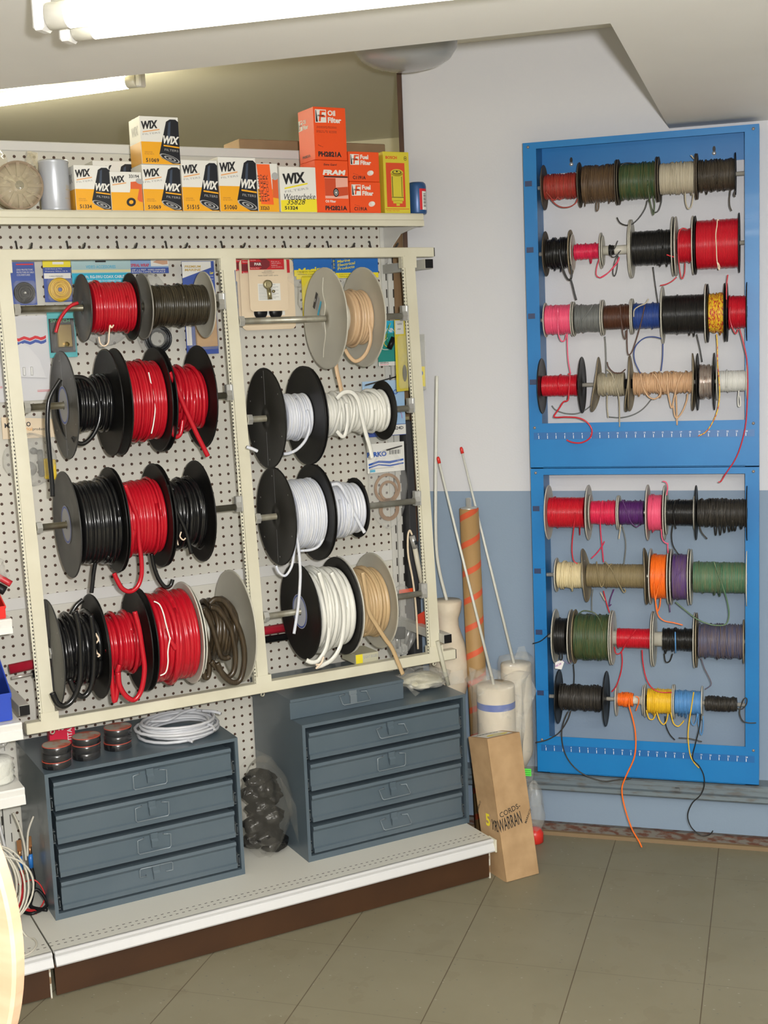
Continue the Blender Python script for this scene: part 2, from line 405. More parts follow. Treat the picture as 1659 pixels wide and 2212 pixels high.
# ------------------------------------------------------------------ store gondola
UL, UR = .609, 1.845           # one 4 ft section
DP = 3.414; DK = 2.922; DL = 2.907; ZD = .117
KICK = mat('brown_kick_plate', (.056, .022, .007), .5, c2=(.046, .018, .006), scale=9)
DECK = mat('deck_enamel', (.60, .59, .53), .4, c2=(.55, .54, .48), scale=6)
PEG = peg_mat()
def deck_mat():
    m, t, b = nodes('deck_with_punched_slots'); setp(b, .38)
    tc = t.nodes.new('ShaderNodeTexCoord'); sx = t.nodes.new('ShaderNodeSeparateXYZ'); t.links.new(tc.outputs['Object'], sx.inputs[0])
    f = mnode(t, 'LESS_THAN', mnode(t, 'FRACT', mnode(t, 'DIVIDE', sx.outputs['X'], .0165)), .42)
    def row(y): return mnode(t, 'LESS_THAN', mnode(t, 'ABSOLUTE', mnode(t, 'SUBTRACT', sx.outputs['Y'], y)), .0016)
    h = mnode(t, 'MULTIPLY', f, mnode(t, 'MAXIMUM', row(2.948), row(2.966)))
    t.links.new(mixc(t, h, (.62, .61, .55), (.05, .04, .035)), b.inputs['Base Color']); return m
DKM = deck_mat()
def gondola(label, u0, u1, right_end):
    t = thing('gondola_shelving', label, 'store shelving', (0, 0, 0), FG)
    b = MB(PEG); b.box((u0+.02, DP, ZD+.01), (u1-.02, DP+.006, .848)); b.obj('peg_panel', t)
    b = MB(PEG); b.box((u0+.02, DP, .876), (u1-.02, DP+.006, 2.035)); b.obj('peg_panel', t)
    b = MB(WHITE); b.box((u0+.02, DP-.003, .846), (u1-.02, DP+.008, .878), .001); b.obj('panel_rail', t)
    b = MB(WHITE); b.box((u0-.02, DP-.006, 2.033), (u1+.02, DP+.05, 2.058), .002); b.obj('top_rail', t)
    SL = slotted_mat('slotted_upright', (.62, .61, .56), .0254*.9, .0254*2, .09, .25)
    for k, uu in enumerate([u0, u1] if right_end else [u0]):
        b = MB(SL); b.box((uu-.02, DP-.004, .02), (uu-.0015, DP+.045, 2.04)); b.box((uu+.0015, DP-.004, .02), (uu+.02, DP+.045, 2.04)); b.obj('upright', t)
    # base deck with ribbed nosing
    b = MB(DKM); b.box((u0+.002, DL+.012, ZD-.006), (u1-.002, DP-.004, ZD)); b.obj('base_deck', t)
    b = MB(mat('nosing_white', (.60, .60, .60), .4)); 
    prof = [(DL+.014, ZD), (DL+.006, ZD), (DL+.001, ZD-.004), (DL+.004, ZD-.012), (DL+.001, ZD-.014), (DL-.006, ZD-.030), (DL-.004, ZD-.034), (DL+.014, ZD-.034)]
    b.prismx(prof, u0+.003, u1-.003); 
    b.obj('nosing', t)
    if right_end:
        b = MB(CREAM); b.box((u1-.003, DL-.008, ZD-.036), (u1+.002, DL+.03, ZD+.001), .001); b.obj('end_cap', t)
    b = MB(KICK); b.box((u0+.002, DK, .004), (u1-.012, DK+.004, ZD-.034)); b.obj('kick_plate', t)
    b = MB(mat('chipped_white', (.6, .58, .5), .5, c2=(.25, .15, .08), scale=60, thr=(.5, .6)))
    b.box((u1-.012, DK-.001, 0.0), (u1-.008, DP, ZD-.006)); b.obj('base_bracket', t)
    return t
g1 = gondola('white steel gondola section with perforated back, slotted uprights and brown kick plate', UL, UR, True)
g2 = gondola('left-hand gondola section continuing out of the frame beside the grey cabinet', UL-1.236, UL, False)
# top shelf with nosing and bracket
def shelf(label, u0, u1, d0, d1, z, ends, lip=.034, mt=CREAM):
    t = thing('metal_shelf', label, 'shelf', (u0, d1, z), FG)
    w_ = u1-u0; dd = d0-d1
    b = MB(mt); b.box((0, dd+.014, -.008), (w_, 0, 0)); b.obj('shelf_board', t)
    b = MB(mt); b.prismx([(dd+.014, .001), (dd+.003, .001), (dd, -.003), (dd+.002, -.016), (dd-.001, -.019), (dd-.002, -lip), (dd+.014, -lip)], 0, w_); b.obj('nosing', t)
    for k in ends:
        uu = 0 if k == 0 else w_
        b = MB(WHITE); b.prismx([(dd+.02, -.009), (0, -.009), (0, -.125), (-.02, -.118), (-.05, -.075), (-.10, -.045), (dd+.03, -.032)], uu-.006, uu-.003 if k else uu-.003)
        b.obj('bracket', t)
    return t
TS = shelf('long cream shelf across the gondola top carrying the filter boxes', UL+.003, UR-.003, 3.178, DP-.007, 1.861, (1,))
TS2 = shelf('cream shelf of the left gondola section, level with the filter shelf', UL-1.2, UL-.003, 3.178, DP-.007, 1.861, ())
# peg hooks above the wire frame
for k, (x, lab) in enumerate(zip((33, 143, 251, 356, 476, 612, 705, 796), ('leftmost', 'second from left', 'third from left', 'fourth from left', 'fifth from left', 'sixth from left', 'second from the right', 'rightmost'))):
    c = g_at(x, 524, DP); b = MB(mat('dark_wire_hook', (.06, .055, .05), .35, .3))
    b.tube(spline([(0, .004, 0), (0, -.006, .002), (0, -.012, -.012), (0, -.03, -.026), (0, -.12, -.028), (0, -.165, -.026), (0, -.18, -.016)], 4), .0026, 6)
    solo(b, 'peg_hook', 'dark wire peg hook under the filter shelf, %s of the row' % lab, 'peg hook', (c.x, DP, c.z), FG, group='peg hooks under the filter shelf')
# ------------------------------------------------------------------ hanging frame with pipe rods
def DF(z): return 3.170-.03*(1.75-z)/1.15
ZT0, ZT1, ZB0, ZB1 = 1.742, 1.768, .583, .612
fr = thing('spool_frame', 'cream welded steel frame hanging in front of the gondola, holding the cable reels', 'wire rack', (0, 0, 0), FG)
def slab(b, a0, a1, z0, z1, zz0, zz1):   # horizontal bar
    for_d = DF((z0+z1)/2); b.box((a0, for_d, z0), (a1, for_d+.026, z1), .0015)
b = MB(CREAM); slab(b, .50, 1.868, ZT0, ZT1, 0, 0); b.obj('top_bar', fr)
b = MB(CREAM); slab(b, .635, 1.878, ZB0, ZB1, 0, 0); b.obj('bottom_bar', fr)
b = MB(BLK); b.box((1.8682, DF(1.75)+.001, ZT0+.001), (1.870, DF(1.75)+.025, ZT1-.001)); b.obj('end_plug', fr); b = MB(BLK); b.box((1.8782, DF(.6)+.001, ZB0+.001), (1.880, DF(.6)+.025, ZB1-.001)); b.obj('end_plug', fr)
DOTS = slotted_mat('punched_angle', (.60, .58, .47), .0075, .0095, .22, .22)
def post(ut, ub, name='post'):
    w2 = .031; pts = []
    for z, u in ((ZB1-.004, ub), (ZT0+.004, ut)):
        d = DF(z)
        pts += [(u-w2, d-.001, z), (u, d-.001, z), (u, d+.022, z), (u-w2, d+.022, z)]
    b = MB(CREAM); b.add(pts, [(0, 1, 5, 4), (1, 2, 6, 5), (2, 3, 7, 6), (3, 0, 4, 7), (0, 3, 2, 1), (4, 5, 6, 7)])
    o = b.obj('post', fr)
    pts = []
    for z, u in ((ZB1, ub), (ZT0, ut)):
        d = DF(z); pts += [(u-w2-.0075, d+.004, z), (u-w2, d+.004, z), (u-w2, d+.007, z), (u-w2-.0075, d+.007, z)]
    b = MB(DOTS); b.add(pts, [(0, 1, 5, 4), (1, 2, 6, 5), (2, 3, 7, 6), (3, 0, 4, 7), (0, 3, 2, 1), (4, 5, 6, 7)]); b.obj('punched_edge', o)
    b = MB(CREAM); b.box((ut-w2-.006, DF(ZT0)-.002, ZT0-.03), (ut+.006, DF(ZT0)+.024, ZT0+.001)); b.obj('gusset', o); b = MB(CREAM); b.box((ub-w2-.006, DF(ZB1)-.002, ZB1-.001), (ub+.008, DF(ZB1)+.024, ZB1+.02)); b.obj('gusset', o)
PT = [(.688, .708), (1.262, 1.285), (1.802, 1.826)]
for a, c in PT: post(a, c)
for u in (.70, 1.27, 1.81):
    b = MB(CREAM); b.lathe([(0, .0045), (.003, .007), (.006, .0045)], 'y', (u, DF(.58)+.008, ZB0-.006), 12); b.obj('lug', fr)
for u, z, lab in ((1.842, 1.722, 0), (1.835, .655, 0), (.628, .655, 0)):
    dd = DF(z); b = MB(mat('arm_steel', (.50, .49, .44), .4)); b.box((u-.013, dd-.012 if z > 1 else dd-.03, z-.013), (u+.013, DP-.004, z+.013), .001); a_ = b.obj('support_arm', fr)
    b = MB(BLK); b.box((u-.0122, dd-.0135 if z > 1 else dd-.0315, z-.0122), (u+.0122, dd-.011 if z > 1 else dd-.029, z+.0122)); b.obj('end_plug', a_)
# ------------------------------------------------------------------ spools
def flange_mb(r, bore, th, mt, cone=0.0, cre=False, lab=None, dished=0, n=40):
    b = MB(mt); h = th/2
    prof = [(-h, bore), (-h, r*.24), (-h*.55, r*.26), (-h*.55, r*.955), (-h, r*.965), (-h, r*.992), (-h*.6, r), (h*.6, r), (h, r*.992), (h, r*.965), (h*.55, r*.955), (h*.55, r*.26), (h, r*.24), (h, bore)]
    fn = (lambda x, rr, a, j: (x+dished*math.cos(2*a+.6)*(rr/r)**2, rr)) if dished else None
    b.lathe(prof, 'x', (0, 0, 0), n, fn, True, True)
    if cre:
        b.m(mat('flange_seam', (.10, .10, .10), .3))
        for sg in (-1, 1): b.box((-h*.55-.0006, min(sg*r*.26, sg*r*.94) if False else -.0005, min(sg*r*.27, sg*r*.94)), (-h*.55+.0004, .0007, max(sg*r*.27, sg*r*.94)))
        for k in range(6):
            a = k*1.047+.4; b.m(mat('flange_hole', (.35, .35, .33), .6)); b.lathe([(-h*.55-.0004, 0), (-h*.55-.0004, .0022)], 'x', (0, math.cos(a)*r*.82, math.sin(a)*r*.82), 8)
    if lab:
        b.m(lab); b.lathe([(-h-.0005, bore+.001), (-h-.0005, r*.36)], 'x', (0, 0, 0), 32)
        b.m(mat('label_ring_blue', (.06, .10, .35), .5)); b.lathe([(-h-.0008, r*.31), (-h-.0008, r*.345)], 'x', (0, 0, 0), 32)
    return b
def winding_mb(x0, x1, R, wr, mt, rnd, messy=0.2, n=44, core=None, flat=1.0):
    b = MB(mt); L = x1-x0; N = max(2, int(round(L/(2*wr*flat)))); hw = L/N/2; prof = []
    ph = [rnd.uniform(0, 6.28) for _ in range(N+1)]; am = [rnd.uniform(0, 1)*messy for _ in range(N+1)]; jr = [rnd.gauss(0, .18+messy*.55)*wr for _ in range(N+1)]
    rc = core if core else R*.3
    prof.append((x0, rc))
    idx = [0]
    for i in range(N):
        c = x0+hw*(2*i+1)
        for a in (0.12, .3, .5, .7, .88):
            prof.append((c-hw*math.cos(a*math.pi), R-wr+wr*1.0*math.sin(a*math.pi))); idx.append(i)
    prof.append((x1, rc)); idx.append(N-1)
    last = len(prof)-1
    def fn(x, r, a, j):
        if j == 0 or j == last: return x, r
        i = idx[j]; s = am[i]
        return x+hw*s*1.3*math.sin(a+ph[i])*(1 if 5 < j < last-5 else 0), r+jr[i]+wr*s*1.0*math.sin(2*a+ph[i]*2)
    b.lathe(prof, 'x', (0, 0, 0), n, fn, True, False)
    for k in range(int(1+messy*9)):        # stray turns riding over the layer
        turns = rnd.uniform(.5, 1.3) if messy < .4 else rnd.uniform(.8, 2.2); xa = rnd.uniform(x0+wr*2, x1-wr*2); xb = min(max(xa+rnd.uniform(-1, 1)*L*(.2+messy*.4), x0+wr), x1-wr); a0 = rnd.uniform(0, 6.28); M = int(24*turns)+2
        pts = []
        for q in range(M+1):
            f = q/M; a = a0+f*turns*6.283; lift = min(1, min(f, 1-f)*M/4)
            rr = R-wr*.7+wr*1.5*lift; pts.append((xa+(xb-xa)*f+wr*math.sin(a*3)*messy, rr*math.cos(a), rr*math.sin(a)))
        b.tube(pts, wr*.95, 6)
    return b
def droop_mb(x, R, drop, wr, mt, rnd, sp=.006):   # slack turn hanging under the winding
    b = MB(mt); pts = []
    for q in range(29):
        a = -2.6+q/28*5.2; k = max(0, math.cos(a))**3
        pts.append((x+sp*math.sin(a*1.0)+sp*.6*(q/28-.5), -(R+.001)*math.sin(a)*(1-.25*k), -(R+wr*.4)*math.cos(a)-drop*k))
    b.tube(pts, wr*.95, 6); return b
COUNT = [0]
def spool(F, d, z, x0, x1, r0, r1, wx0, wx1, R, wr, wire, fm0, fm1, label, group, name='wire_spool', messy=.15, droop=(), core=None, corem=None, bore=.0085, th=.003, cre=False, lab=None, dish=0, ties=None, tails=(), flat=1.0, cat='wire spool', tilt=0):
    COUNT[0] += 1; rnd = random.Random(COUNT[0]*7+3)
    t = thing(name, label, cat, (x0, d, z), F, group=group)
    if r0:
        fb = flange_mb(r0, bore, th, fm0, cre=cre, lab=lab, dished=dish); o = fb.obj('flange', t)
        if tilt: o.rotation_euler = (0, tilt, 0)
    if r1:
        o = flange_mb(r1, bore, th, fm1, dished=dish).obj('flange', t); o.location = (x1-x0, 0, 0)
        if tilt: o.rotation_euler = (0, tilt*.6, 0)
    cr = core if core else max(bore+.004, R*.45)
    c = MB(corem or BLK); c.lathe([(th*.4, bore), (th*.4, cr), (x1-x0-th*.4, cr), (x1-x0-th*.4, bore)], 'x', (0, 0, 0), 28, None, True, True)
    c.obj('core', t)
    winding_mb(wx0-x0, wx1-x0, R, wr, wire, rnd, messy, core=cr+.0003, flat=flat).obj('wire', t)
    for (xx, dr) in droop: droop_mb(xx-x0, R, dr, wr, wire, rnd).obj('slack_loop', t)
    for tl in tails:
        pts, r_, mt_ = tl[:3]; fl_ = tl[3] if len(tl) > 3 else 1.0
        q = MB(mt_ or wire); q.tube([(p[0]-x0, p[1]-d, p[2]-z) for p in spline(pts, 7)], r_, 8, flat=fl_)
        q.obj('loose_end', t)
    return t
def rod(F, d, z, u0, u1, r, mt, label, cat='pipe rod', name='pipe_rod', nut=True, clip=True, group=None):
    t = thing(name, label, cat, (u0, d, z), F, group=group)
    b = MB(mt); b.lathe([(0, r*.7), (0, r), (u1-u0, r), (u1-u0, r*.7)], 'x', (0, 0, 0), 20, None, True, True); b.obj('pipe', t)
    if nut:
        for xx, w_ in ((.0, .013), (u1-u0-.013, .013)):
            b = MB(CHROME); b.lathe([(xx, r+.0004), (xx, r*1.75), (xx+w_, r*1.75), (xx+w_, r+.0004)], 'x', (0, 0, 0), 6, None, False, True); b.obj('hex_nut', t)
    if clip:
        b = MB(CHROME); xx = u1-u0-.012; b.box((xx, -.006, r), (xx+.016, .010, r+.02), .001); b.box((xx+.013, -.010, -r-.004), (xx+.018, .012, r+.02), .001); b.obj('clip', t)
    return t
def gpts(lst, sc, ox, oy, d):
    return [tuple(g_at(ox+x/sc, oy+y/sc, d)) for x, y in lst]
Z4 = (3.318, 0, 530); Z5 = (3.318, 480, 530); Z6 = (2.9625, 0, 980); Z7 = (2.9625, 500, 980)
# rods: (left px, right px) on the frame
RODS = {}
def frod(key, pl, pr, u0, u1, r, mt, label, nut=True, yrot=0):
    z = (g_at(*pl, 3.17).z+g_at(*pr, 3.17).z)/2; d = DF(z)+.002
    RODS[key] = (d, z)
    rod(FG, d, z, u0, u1, r, mt, label, nut=nut, group='pipe rods in the cream frame')
ROWR = .0085
def ub(k, z):
    f = (ZT0-z)/(ZT0-ZB1); return [a+(c-a)*f for a, c in PT][k]
for key, pl, pr, bay, lab in (
    ('L1', (45, 677), (455, 650), 0, 'dark steel pipe rod across the top of the left bay'),
    ('L2', (60, 880), (470, 855), 0, 'dark steel pipe rod second from top in the left bay'),
    ('L3', (80, 1138), (490, 1096), 0, 'steel pipe rod third from top in the left bay'),
    ('L4', (96, 1400), (515, 1352), 0, 'bottom pipe rod of the left bay, hidden by the fat red and black cable reels'),
    ('R1', (510, 696), (875, 681), 1, 'rusty galvanised pipe rod across the top of the right bay, through the big cream reel'),
    ('R2', (530, 907), (880, 881), 1, 'galvanised pipe rod second from top in the right bay'),
    ('R3', (545, 1123), (895, 1077), 1, 'galvanised pipe rod third from top in the right bay'),
    ('R4', (560, 1328), (905, 1280), 1, 'bottom galvanised pipe rod of the right bay')):
    z = (g_at(*pl, 3.17).z+g_at(*pr, 3.17).z)/2
    frod(key, pl, pr, ub(bay, z)+.001, ub(bay+1, z)-.031-.0085, ROWR, mat('dark_steel_pipe', (.28, .27, .22), .4, .85, c2=(.18, .16, .11), scale=25) if bay == 0 else GALV, lab)
def fspool(key, fl0, fl1, w0, w1, Rpx, wr, wire, fm0, fm1, label, **kw):
    d, z = RODS[key]
    U = lambda x: on_line(x, d, z, FG)
    x0 = U(fl0[0]) if fl0[1] or True else 0; x1 = U(fl1[0])
    dep = depth((.5*(x0+x1), d, z), FG); k = dep/FPX
    dep0 = depth((x0, d, z), FG)/FPX; dep1 = depth((x1, d, z), FG)/FPX
    # drawn x positions of a winding are measured on its near side
    xa, xb = U(w0), U(w1)
    xa = max(xa, x0+.002); xb = min(xb, x1-.002)
    return spool(FG, d, z, x0, x1, fl0[1]*dep0, fl1[1]*dep1, xa, xb, Rpx*k*.985, wr, wire, fm0, fm1, label, 'cable reels in the cream frame', bore=ROWR+.0012, th=.0032, name='cable_reel', cat='cable reel', **kw)
WRED = wirem('red', (.48, .008, .020), (.40, .007, .016), .22); WBLK = wirem('black', (.007, .007, .008), (.012, .012, .012), .20); WWHT = wirem('white', (.74, .73, .66), (.66, .66, .62), .4)
WDRK = wirem('grimy_black', (.010, .009, .007), (.060, .048, .028), .25); WBEI = wirem('beige', (.60, .42, .26), (.55, .38, .22), .42); WTAN = wirem('tan', (.52, .37, .20), (.46, .32, .17), .42)
WWBL = wirem('white_printed', (.72, .72, .72), (.52, .56, .68), .4); WGRM = wirem('grimy_brown', (.014, .011, .008), (.075, .050, .026), .28)
TIE = mat('cream_tie', (.75, .60, .45), .6)
def dt(key, R=0): return RODS[key][0]-R
# left bay, top rod
fspool('L1', (179, 72), (283, 72), 192, 296, 55, .0033, WRED, GRYF, BLKF, 'dark-flanged reel of thin red cable, leftmost on the top rod', cre=False, messy=.25,
  tails=[(gpts([(560, 412), (510, 432), (470, 470), (430, 530), (412, 580), (400, 625)], *Z4, 3.12), .0042, None), (gpts([(815, 570), (800, 590), (788, 575), (782, 640), (775, 700), (745, 722), (718, 700), (708, 655)], *Z4, 3.10), .0018, TIE)])
fspool('L1', (309, 71), (441, 71), 322, 441, 44.5, .0028, WDRK, TRNF, CRMF, 'translucent grey and cream reel of grimy black wire beside the thin red one', messy=.12)
# second rod
LBW = mat('reel_hub_label', (.30, .30, .31), .5)
fspool('L2', (139, 117), (233, 116), 160, 236, 58, .0045, WBLK, GRYF, BLKF, 'black cable on a big reel with a grey hub label, leftmost on the second rod', cre=True, lab=LBW, messy=.35, droop=[(.795, .016)],
  tails=[(gpts([(432, 960), (400, 1010), (370, 1060), (345, 1140), (340, 1300), (350, 1450), (362, 1580), (372, 1700), (376, 1800)], *Z4, 3.045), .0058, None),
         (gpts([(520, 945), (600, 950), (660, 1000), (700, 1090), (718, 1180), (705, 1280), (660, 1370), (600, 1420), (545, 1410), (520, 1370)], *Z4, 3.095), .0055, None)])
fspool('L2', (253, 116), (337, 113), 262, 340, 86, .0042, WRED, BLKF, BLKF, 'fat red cable reel in the middle of the second rod, between black flanges', messy=.12,
  tails=[(gpts([(1065, 910), (1085, 1000), (1105, 1100), (1112, 1180), (1100, 1280), (1085, 1350)], *Z4, 3.068), .0016, PW)])
fspool('L2', (347, 113), (431, 111), 357, 440, 66, .0062, WRED, BLKF, BLKF, 'thick red cable reel at the right end of the second rod, its end dangling', messy=.3,
  tails=[(gpts([(1215, 910), (1260, 1000), (1310, 1130), (1360, 1240), (1410, 1350), (1450, 1430), (1490, 1510)], *Z4, 3.06), .0062, None), (gpts([(1235, 1290), (1240, 1345), (1265, 1372), (1295, 1345), (1310, 1250)], *Z4, 3.08), .0058, None)])
# third rod
fspool('L3', (145, 116), (242, 115), 160, 247, 92, .0052, WBLK, GRYF, BLKF, 'wide reel of thick black cable, leftmost on the third rod', lab=LBW, messy=.15,
  tails=[(gpts([(612, 690), (600, 760), (592, 830), (585, 890)], *Z6, 3.12), .0055, None)])
fspool('L3', (248, 113), (338, 113), 257, 342, 82, .0043, WRED, BLKF, BLKF, 'bright red cable reel in the middle of the third rod with a hanging loop', messy=.2,
  tails=[(gpts([(800, 200), (850, 330), (882, 430), (890, 560), (905, 680), (905, 780), (880, 850), (835, 882), (785, 865), (750, 810), (730, 765)], *Z6, 3.065), .0058, None)])
fspool('L3', (346, 111), (428, 110), 356, 426, 72, .0055, WBLK, BLKF, BLKF, 'black cable reel with chipped flange at the right end of the third rod', messy=.4, droop=[(1.12, .012)],
  tails=[(gpts([(970, 640), (985, 720), (1015, 800), (1055, 852), (1090, 845), (1105, 805)], *Z6, 3.12), .0055, None), (gpts([(1070, 200), (1100, 300), (1150, 410), (1190, 500), (1225, 640)], *Z6, 3.065), .0055, None),
         (gpts([(1160, 500), (1152, 530), (1172, 552), (1188, 540)], *Z6, 3.055), .0018, TIE), (gpts([(1128, 500), (1130, 540), (1140, 585)], *Z6, 3.055), .0018, TIE)])
# fourth rod
fspool('L4', (110, 117), (205, 114), 121, 206, 76, .0072, WBLK, GRYF, BLKF, 'reel of very thick black cable with slack loops, bottom left corner of the frame', cre=True, messy=.35,
  tails=[(gpts([(480, 1010), (505, 1120), (515, 1300), (510, 1450), (475, 1560), (420, 1612), (370, 1600), (335, 1530)], *Z6, 3.03), .0072, None), (gpts([(580, 1030), (600, 1200), (598, 1400), (575, 1510), (530, 1555), (480, 1520), (445, 1440)], *Z6, 3.035), .0066, None),
         (gpts([(530, 935), (495, 965), (470, 1000), (455, 1030)], *Z6, 3.10), .0062, None), (gpts([(612, 1150), (630, 1190), (612, 1220), (618, 1270), (638, 1290), (625, 1300)], *Z6, 3.045), .0022, TIE)])
fspool('L4', (208, 112), (296, 112), 221, 302, 63, .0066, WRED, BLKF, BLKF, 'thick red cable reel second from left on the bottom rod, with a drooping loop', messy=.15,
  tails=[(gpts([(690, 1250), (710, 1380), (720, 1480), (733, 1585), (752, 1500), (752, 1400), (765, 1350)], *Z6, 3.045), .0065, None), (gpts([(862, 1010), (890, 1120), (912, 1260), (925, 1380), (905, 1510), (860, 1575), (805, 1550), (765, 1480), (757, 1400)], *Z6, 3.03), .0066, None)])
fspool('L4', (308, 112), (403, 111), 315, 410, 99, .0072, WRED, BLKF, WHTF, 'largest red cable reel on the bottom rod, tied with white string', messy=.3,
  tails=[(gpts([(985, 945), (1020, 965), (1045, 1020), (1062, 1090), (1090, 1190)], *Z6, 3.02), .0018, PW), (gpts([(1090, 1175), (1075, 1260), (1075, 1340), (1060, 1400), (1025, 1420)], *Z6, 3.02), .0018, PW), (gpts([(1070, 1120), (1085, 1180), (1110, 1225), (1125, 1250)], *Z6, 3.025), .0062, None)])
fspool('L4', (411, 104), (508, 121), 440, 496, 58, .0078, WGRM, WHTF, CRMF, 'cream plastic reel with few turns of grimy brown cable, bottom rod', messy=.55, core=.045, corem=CRMF, flat=1.25,
  tails=[(gpts([(1255, 985), (1290, 1060), (1320, 1200), (1340, 1330), (1335, 1420), (1310, 1430), (1295, 1350), (1300, 1250)], *Z6, 3.07), .0072, None),
         (gpts([(1340, 960), (1380, 930), (1440, 950), (1500, 1050), (1550, 1180), (1565, 1320), (1540, 1440), (1490, 1465), (1430, 1420), (1390, 1340)], *Z6, 3.04), .0075, None),
         (gpts([(1345, 980), (1400, 1000), (1470, 1110), (1505, 1250), (1500, 1380), (1455, 1430), (1400, 1380), (1350, 1330)], *Z6, 3.06), .0075, None),
         (gpts([(1300, 990), (1340, 1060), (1380, 1180), (1410, 1290), (1440, 1310), (1470, 1300)], *Z6, 3.07), .0074, None)])
# right bay
big = fspool('R1', (703, 109), (783.5, 107), 741, 802, 60, .0045, WBEI, CRMF, CRMF, 'big cream plastic reel of beige cable at the top of the right bay', messy=.1, core=.045, corem=CRMF, flat=1.1,
  tails=[(gpts([(1040, 540), (1062, 600), (1060, 700), (1020, 790), (960, 830), (915, 800), (880, 745)], *Z5, 3.10), .0055, None, 2.0), (gpts([(815, 840), (822, 900), (838, 970), (850, 1020), (862, 1075)], *Z5, 3.13), .0062, None, 2.2)])
b = MB(PK); Mf = Matrix(((0, 0, 1, -.0024), (1, 0, 0, 0), (0, 1, 0, 0), (0, 0, 0, 1)))
def frect(b, y0, z0, y1, z1, ang, x=-.0024):
    c_, s_ = math.cos(ang), math.sin(ang); cy_, cz_ = (y0+y1)/2, (z0+z1)/2
    b.add([(x, cy_+(y-cy_)*c_-(z-cz_)*s_, cz_+(y-cy_)*s_+(z-cz_)*c_) for y, z in ((y0, z0), (y0, z1), (y1, z1), (y1, z0))], [(0, 1, 2, 3)])
frect(b, .030, .044, .078, .057, -1.0); b.m(PGY); frect(b, .024, .036, .062, .048, -1.0); b.m(PCY); frect(b, .008, .024, .052, .033, -1.0); b.m(mat('sticker_light', (.45, .45, .42), .5)); frect(b, .050, .048, .060, .054, -1.0, -.0027)
b.obj('sticker', big)
b = MB(CRMF); b.tube(spline([(-.0015, .0, .11), (-.002, .006, .07), (-.002, -.006, .035), (-.002, .004, .0), (-.002, .0, -.04), (-.002, .016, -.08), (-.0015, .022, -.105)], 6), .0018, 6); b.obj('moulded_rib', big)
fspool('R2', (575, 109), (659, 107), 605, 668, 50, .0036, WWBL, BLKF, BLKF, 'black-flanged reel of thin white cable, left on the second rod of the right bay', cre=True, messy=.2,
  tails=[(gpts([(610, 1180), (628, 1290), (600, 1390), (540, 1460), (480, 1490), (440, 1495)], *Z5, 3.10), .0042, None), (gpts([(175, 1445), (215, 1458), (252, 1475)], *Z5, 3.05), .0044, None)])
fspool('R2', (664, 106), (827, 64), 694, 836, 43, .0052, WWHT, BLKF, BLKF, 'long reel of flat white cable with a small black end flange on the second rod', messy=.45,
  tails=[(gpts([(820, 1100), (870, 1055), (930, 1055), (975, 1110), (1000, 1220), (1030, 1350), (1060, 1450), (1075, 1525)], *Z5, 3.09), .0062, None, 2.0), (gpts([(820, 1330), (860, 1370), (885, 1345), (900, 1240), (890, 1130)], *Z5, 3.09), .0055, None, 1.8)])
fspool('R3', (597, 107), (678, 105), 615, 693, 77, .0032, WWBL, BLKF, BLKF, 'reel packed with thin white cable, left on the third rod of the right bay', cre=True, messy=.1,
  tails=[(gpts([(412, 520), (402, 620), (385, 720), (345, 780), (305, 760), (285, 718)], *Z7, 3.07), .0036, None), (gpts([(412, 500), (428, 600), (438, 700), (440, 800), (430, 950), (415, 1060), (400, 1152)], *Z7, 3.055), .0042, None), (gpts([(590, 540), (560, 590), (510, 615), (440, 622)], *Z7, 3.09), .0036, None)])
fspool('R3', (683, 104), (769, 65), 706, 777, 57, .0045, WWBL, BLKF, BLKF, 'reel of medium white cable with a small black end flange on the third rod', messy=.4,
  tails=[(gpts([(640, 200), (690, 200), (740, 280), (780, 370), (815, 440), (852, 505)], *Z7, 3.08), .0052, None, 1.5)])
fspool('R4', (649, 105), (733.5, 106), 660, 745, 88, .0068, WWHT, BLKF, BLKF, 'large reel of flat white cable with a blue-ringed hub label, bottom rod', lab=mat('pale_label', (.5, .52, .58), .5), messy=.35,
  tails=[(gpts([(560, 760), (600, 900), (625, 1080), (610, 1230), (560, 1320), (515, 1335), (480, 1322)], *Z7, 3.035), .0062, None, 1.8), (gpts([(640, 760), (700, 900), (722, 1060), (700, 1220), (650, 1310), (590, 1350), (545, 1365)], *Z7, 3.03), .0062, None, 1.8), (gpts([(540, 1350), (570, 1345), (590, 1300), (575, 1340), (540, 1375)], *Z7, 3.02), .0026, TIE)])
fspool('R4', (739, 106), (810.5, 104), 757, 826, 73, .0058, WTAN, WHTF, CRMF, 'tan flat cable on a cream-flanged reel, bottom right of the right bay', messy=.35,
  tails=[(gpts([(840, 760), (860, 880), (880, 1010), (930, 1100), (985, 1185), (1025, 1240), (1060, 1320), (1097, 1412)], *Z7, 3.04), .0062, None, 2.0)])
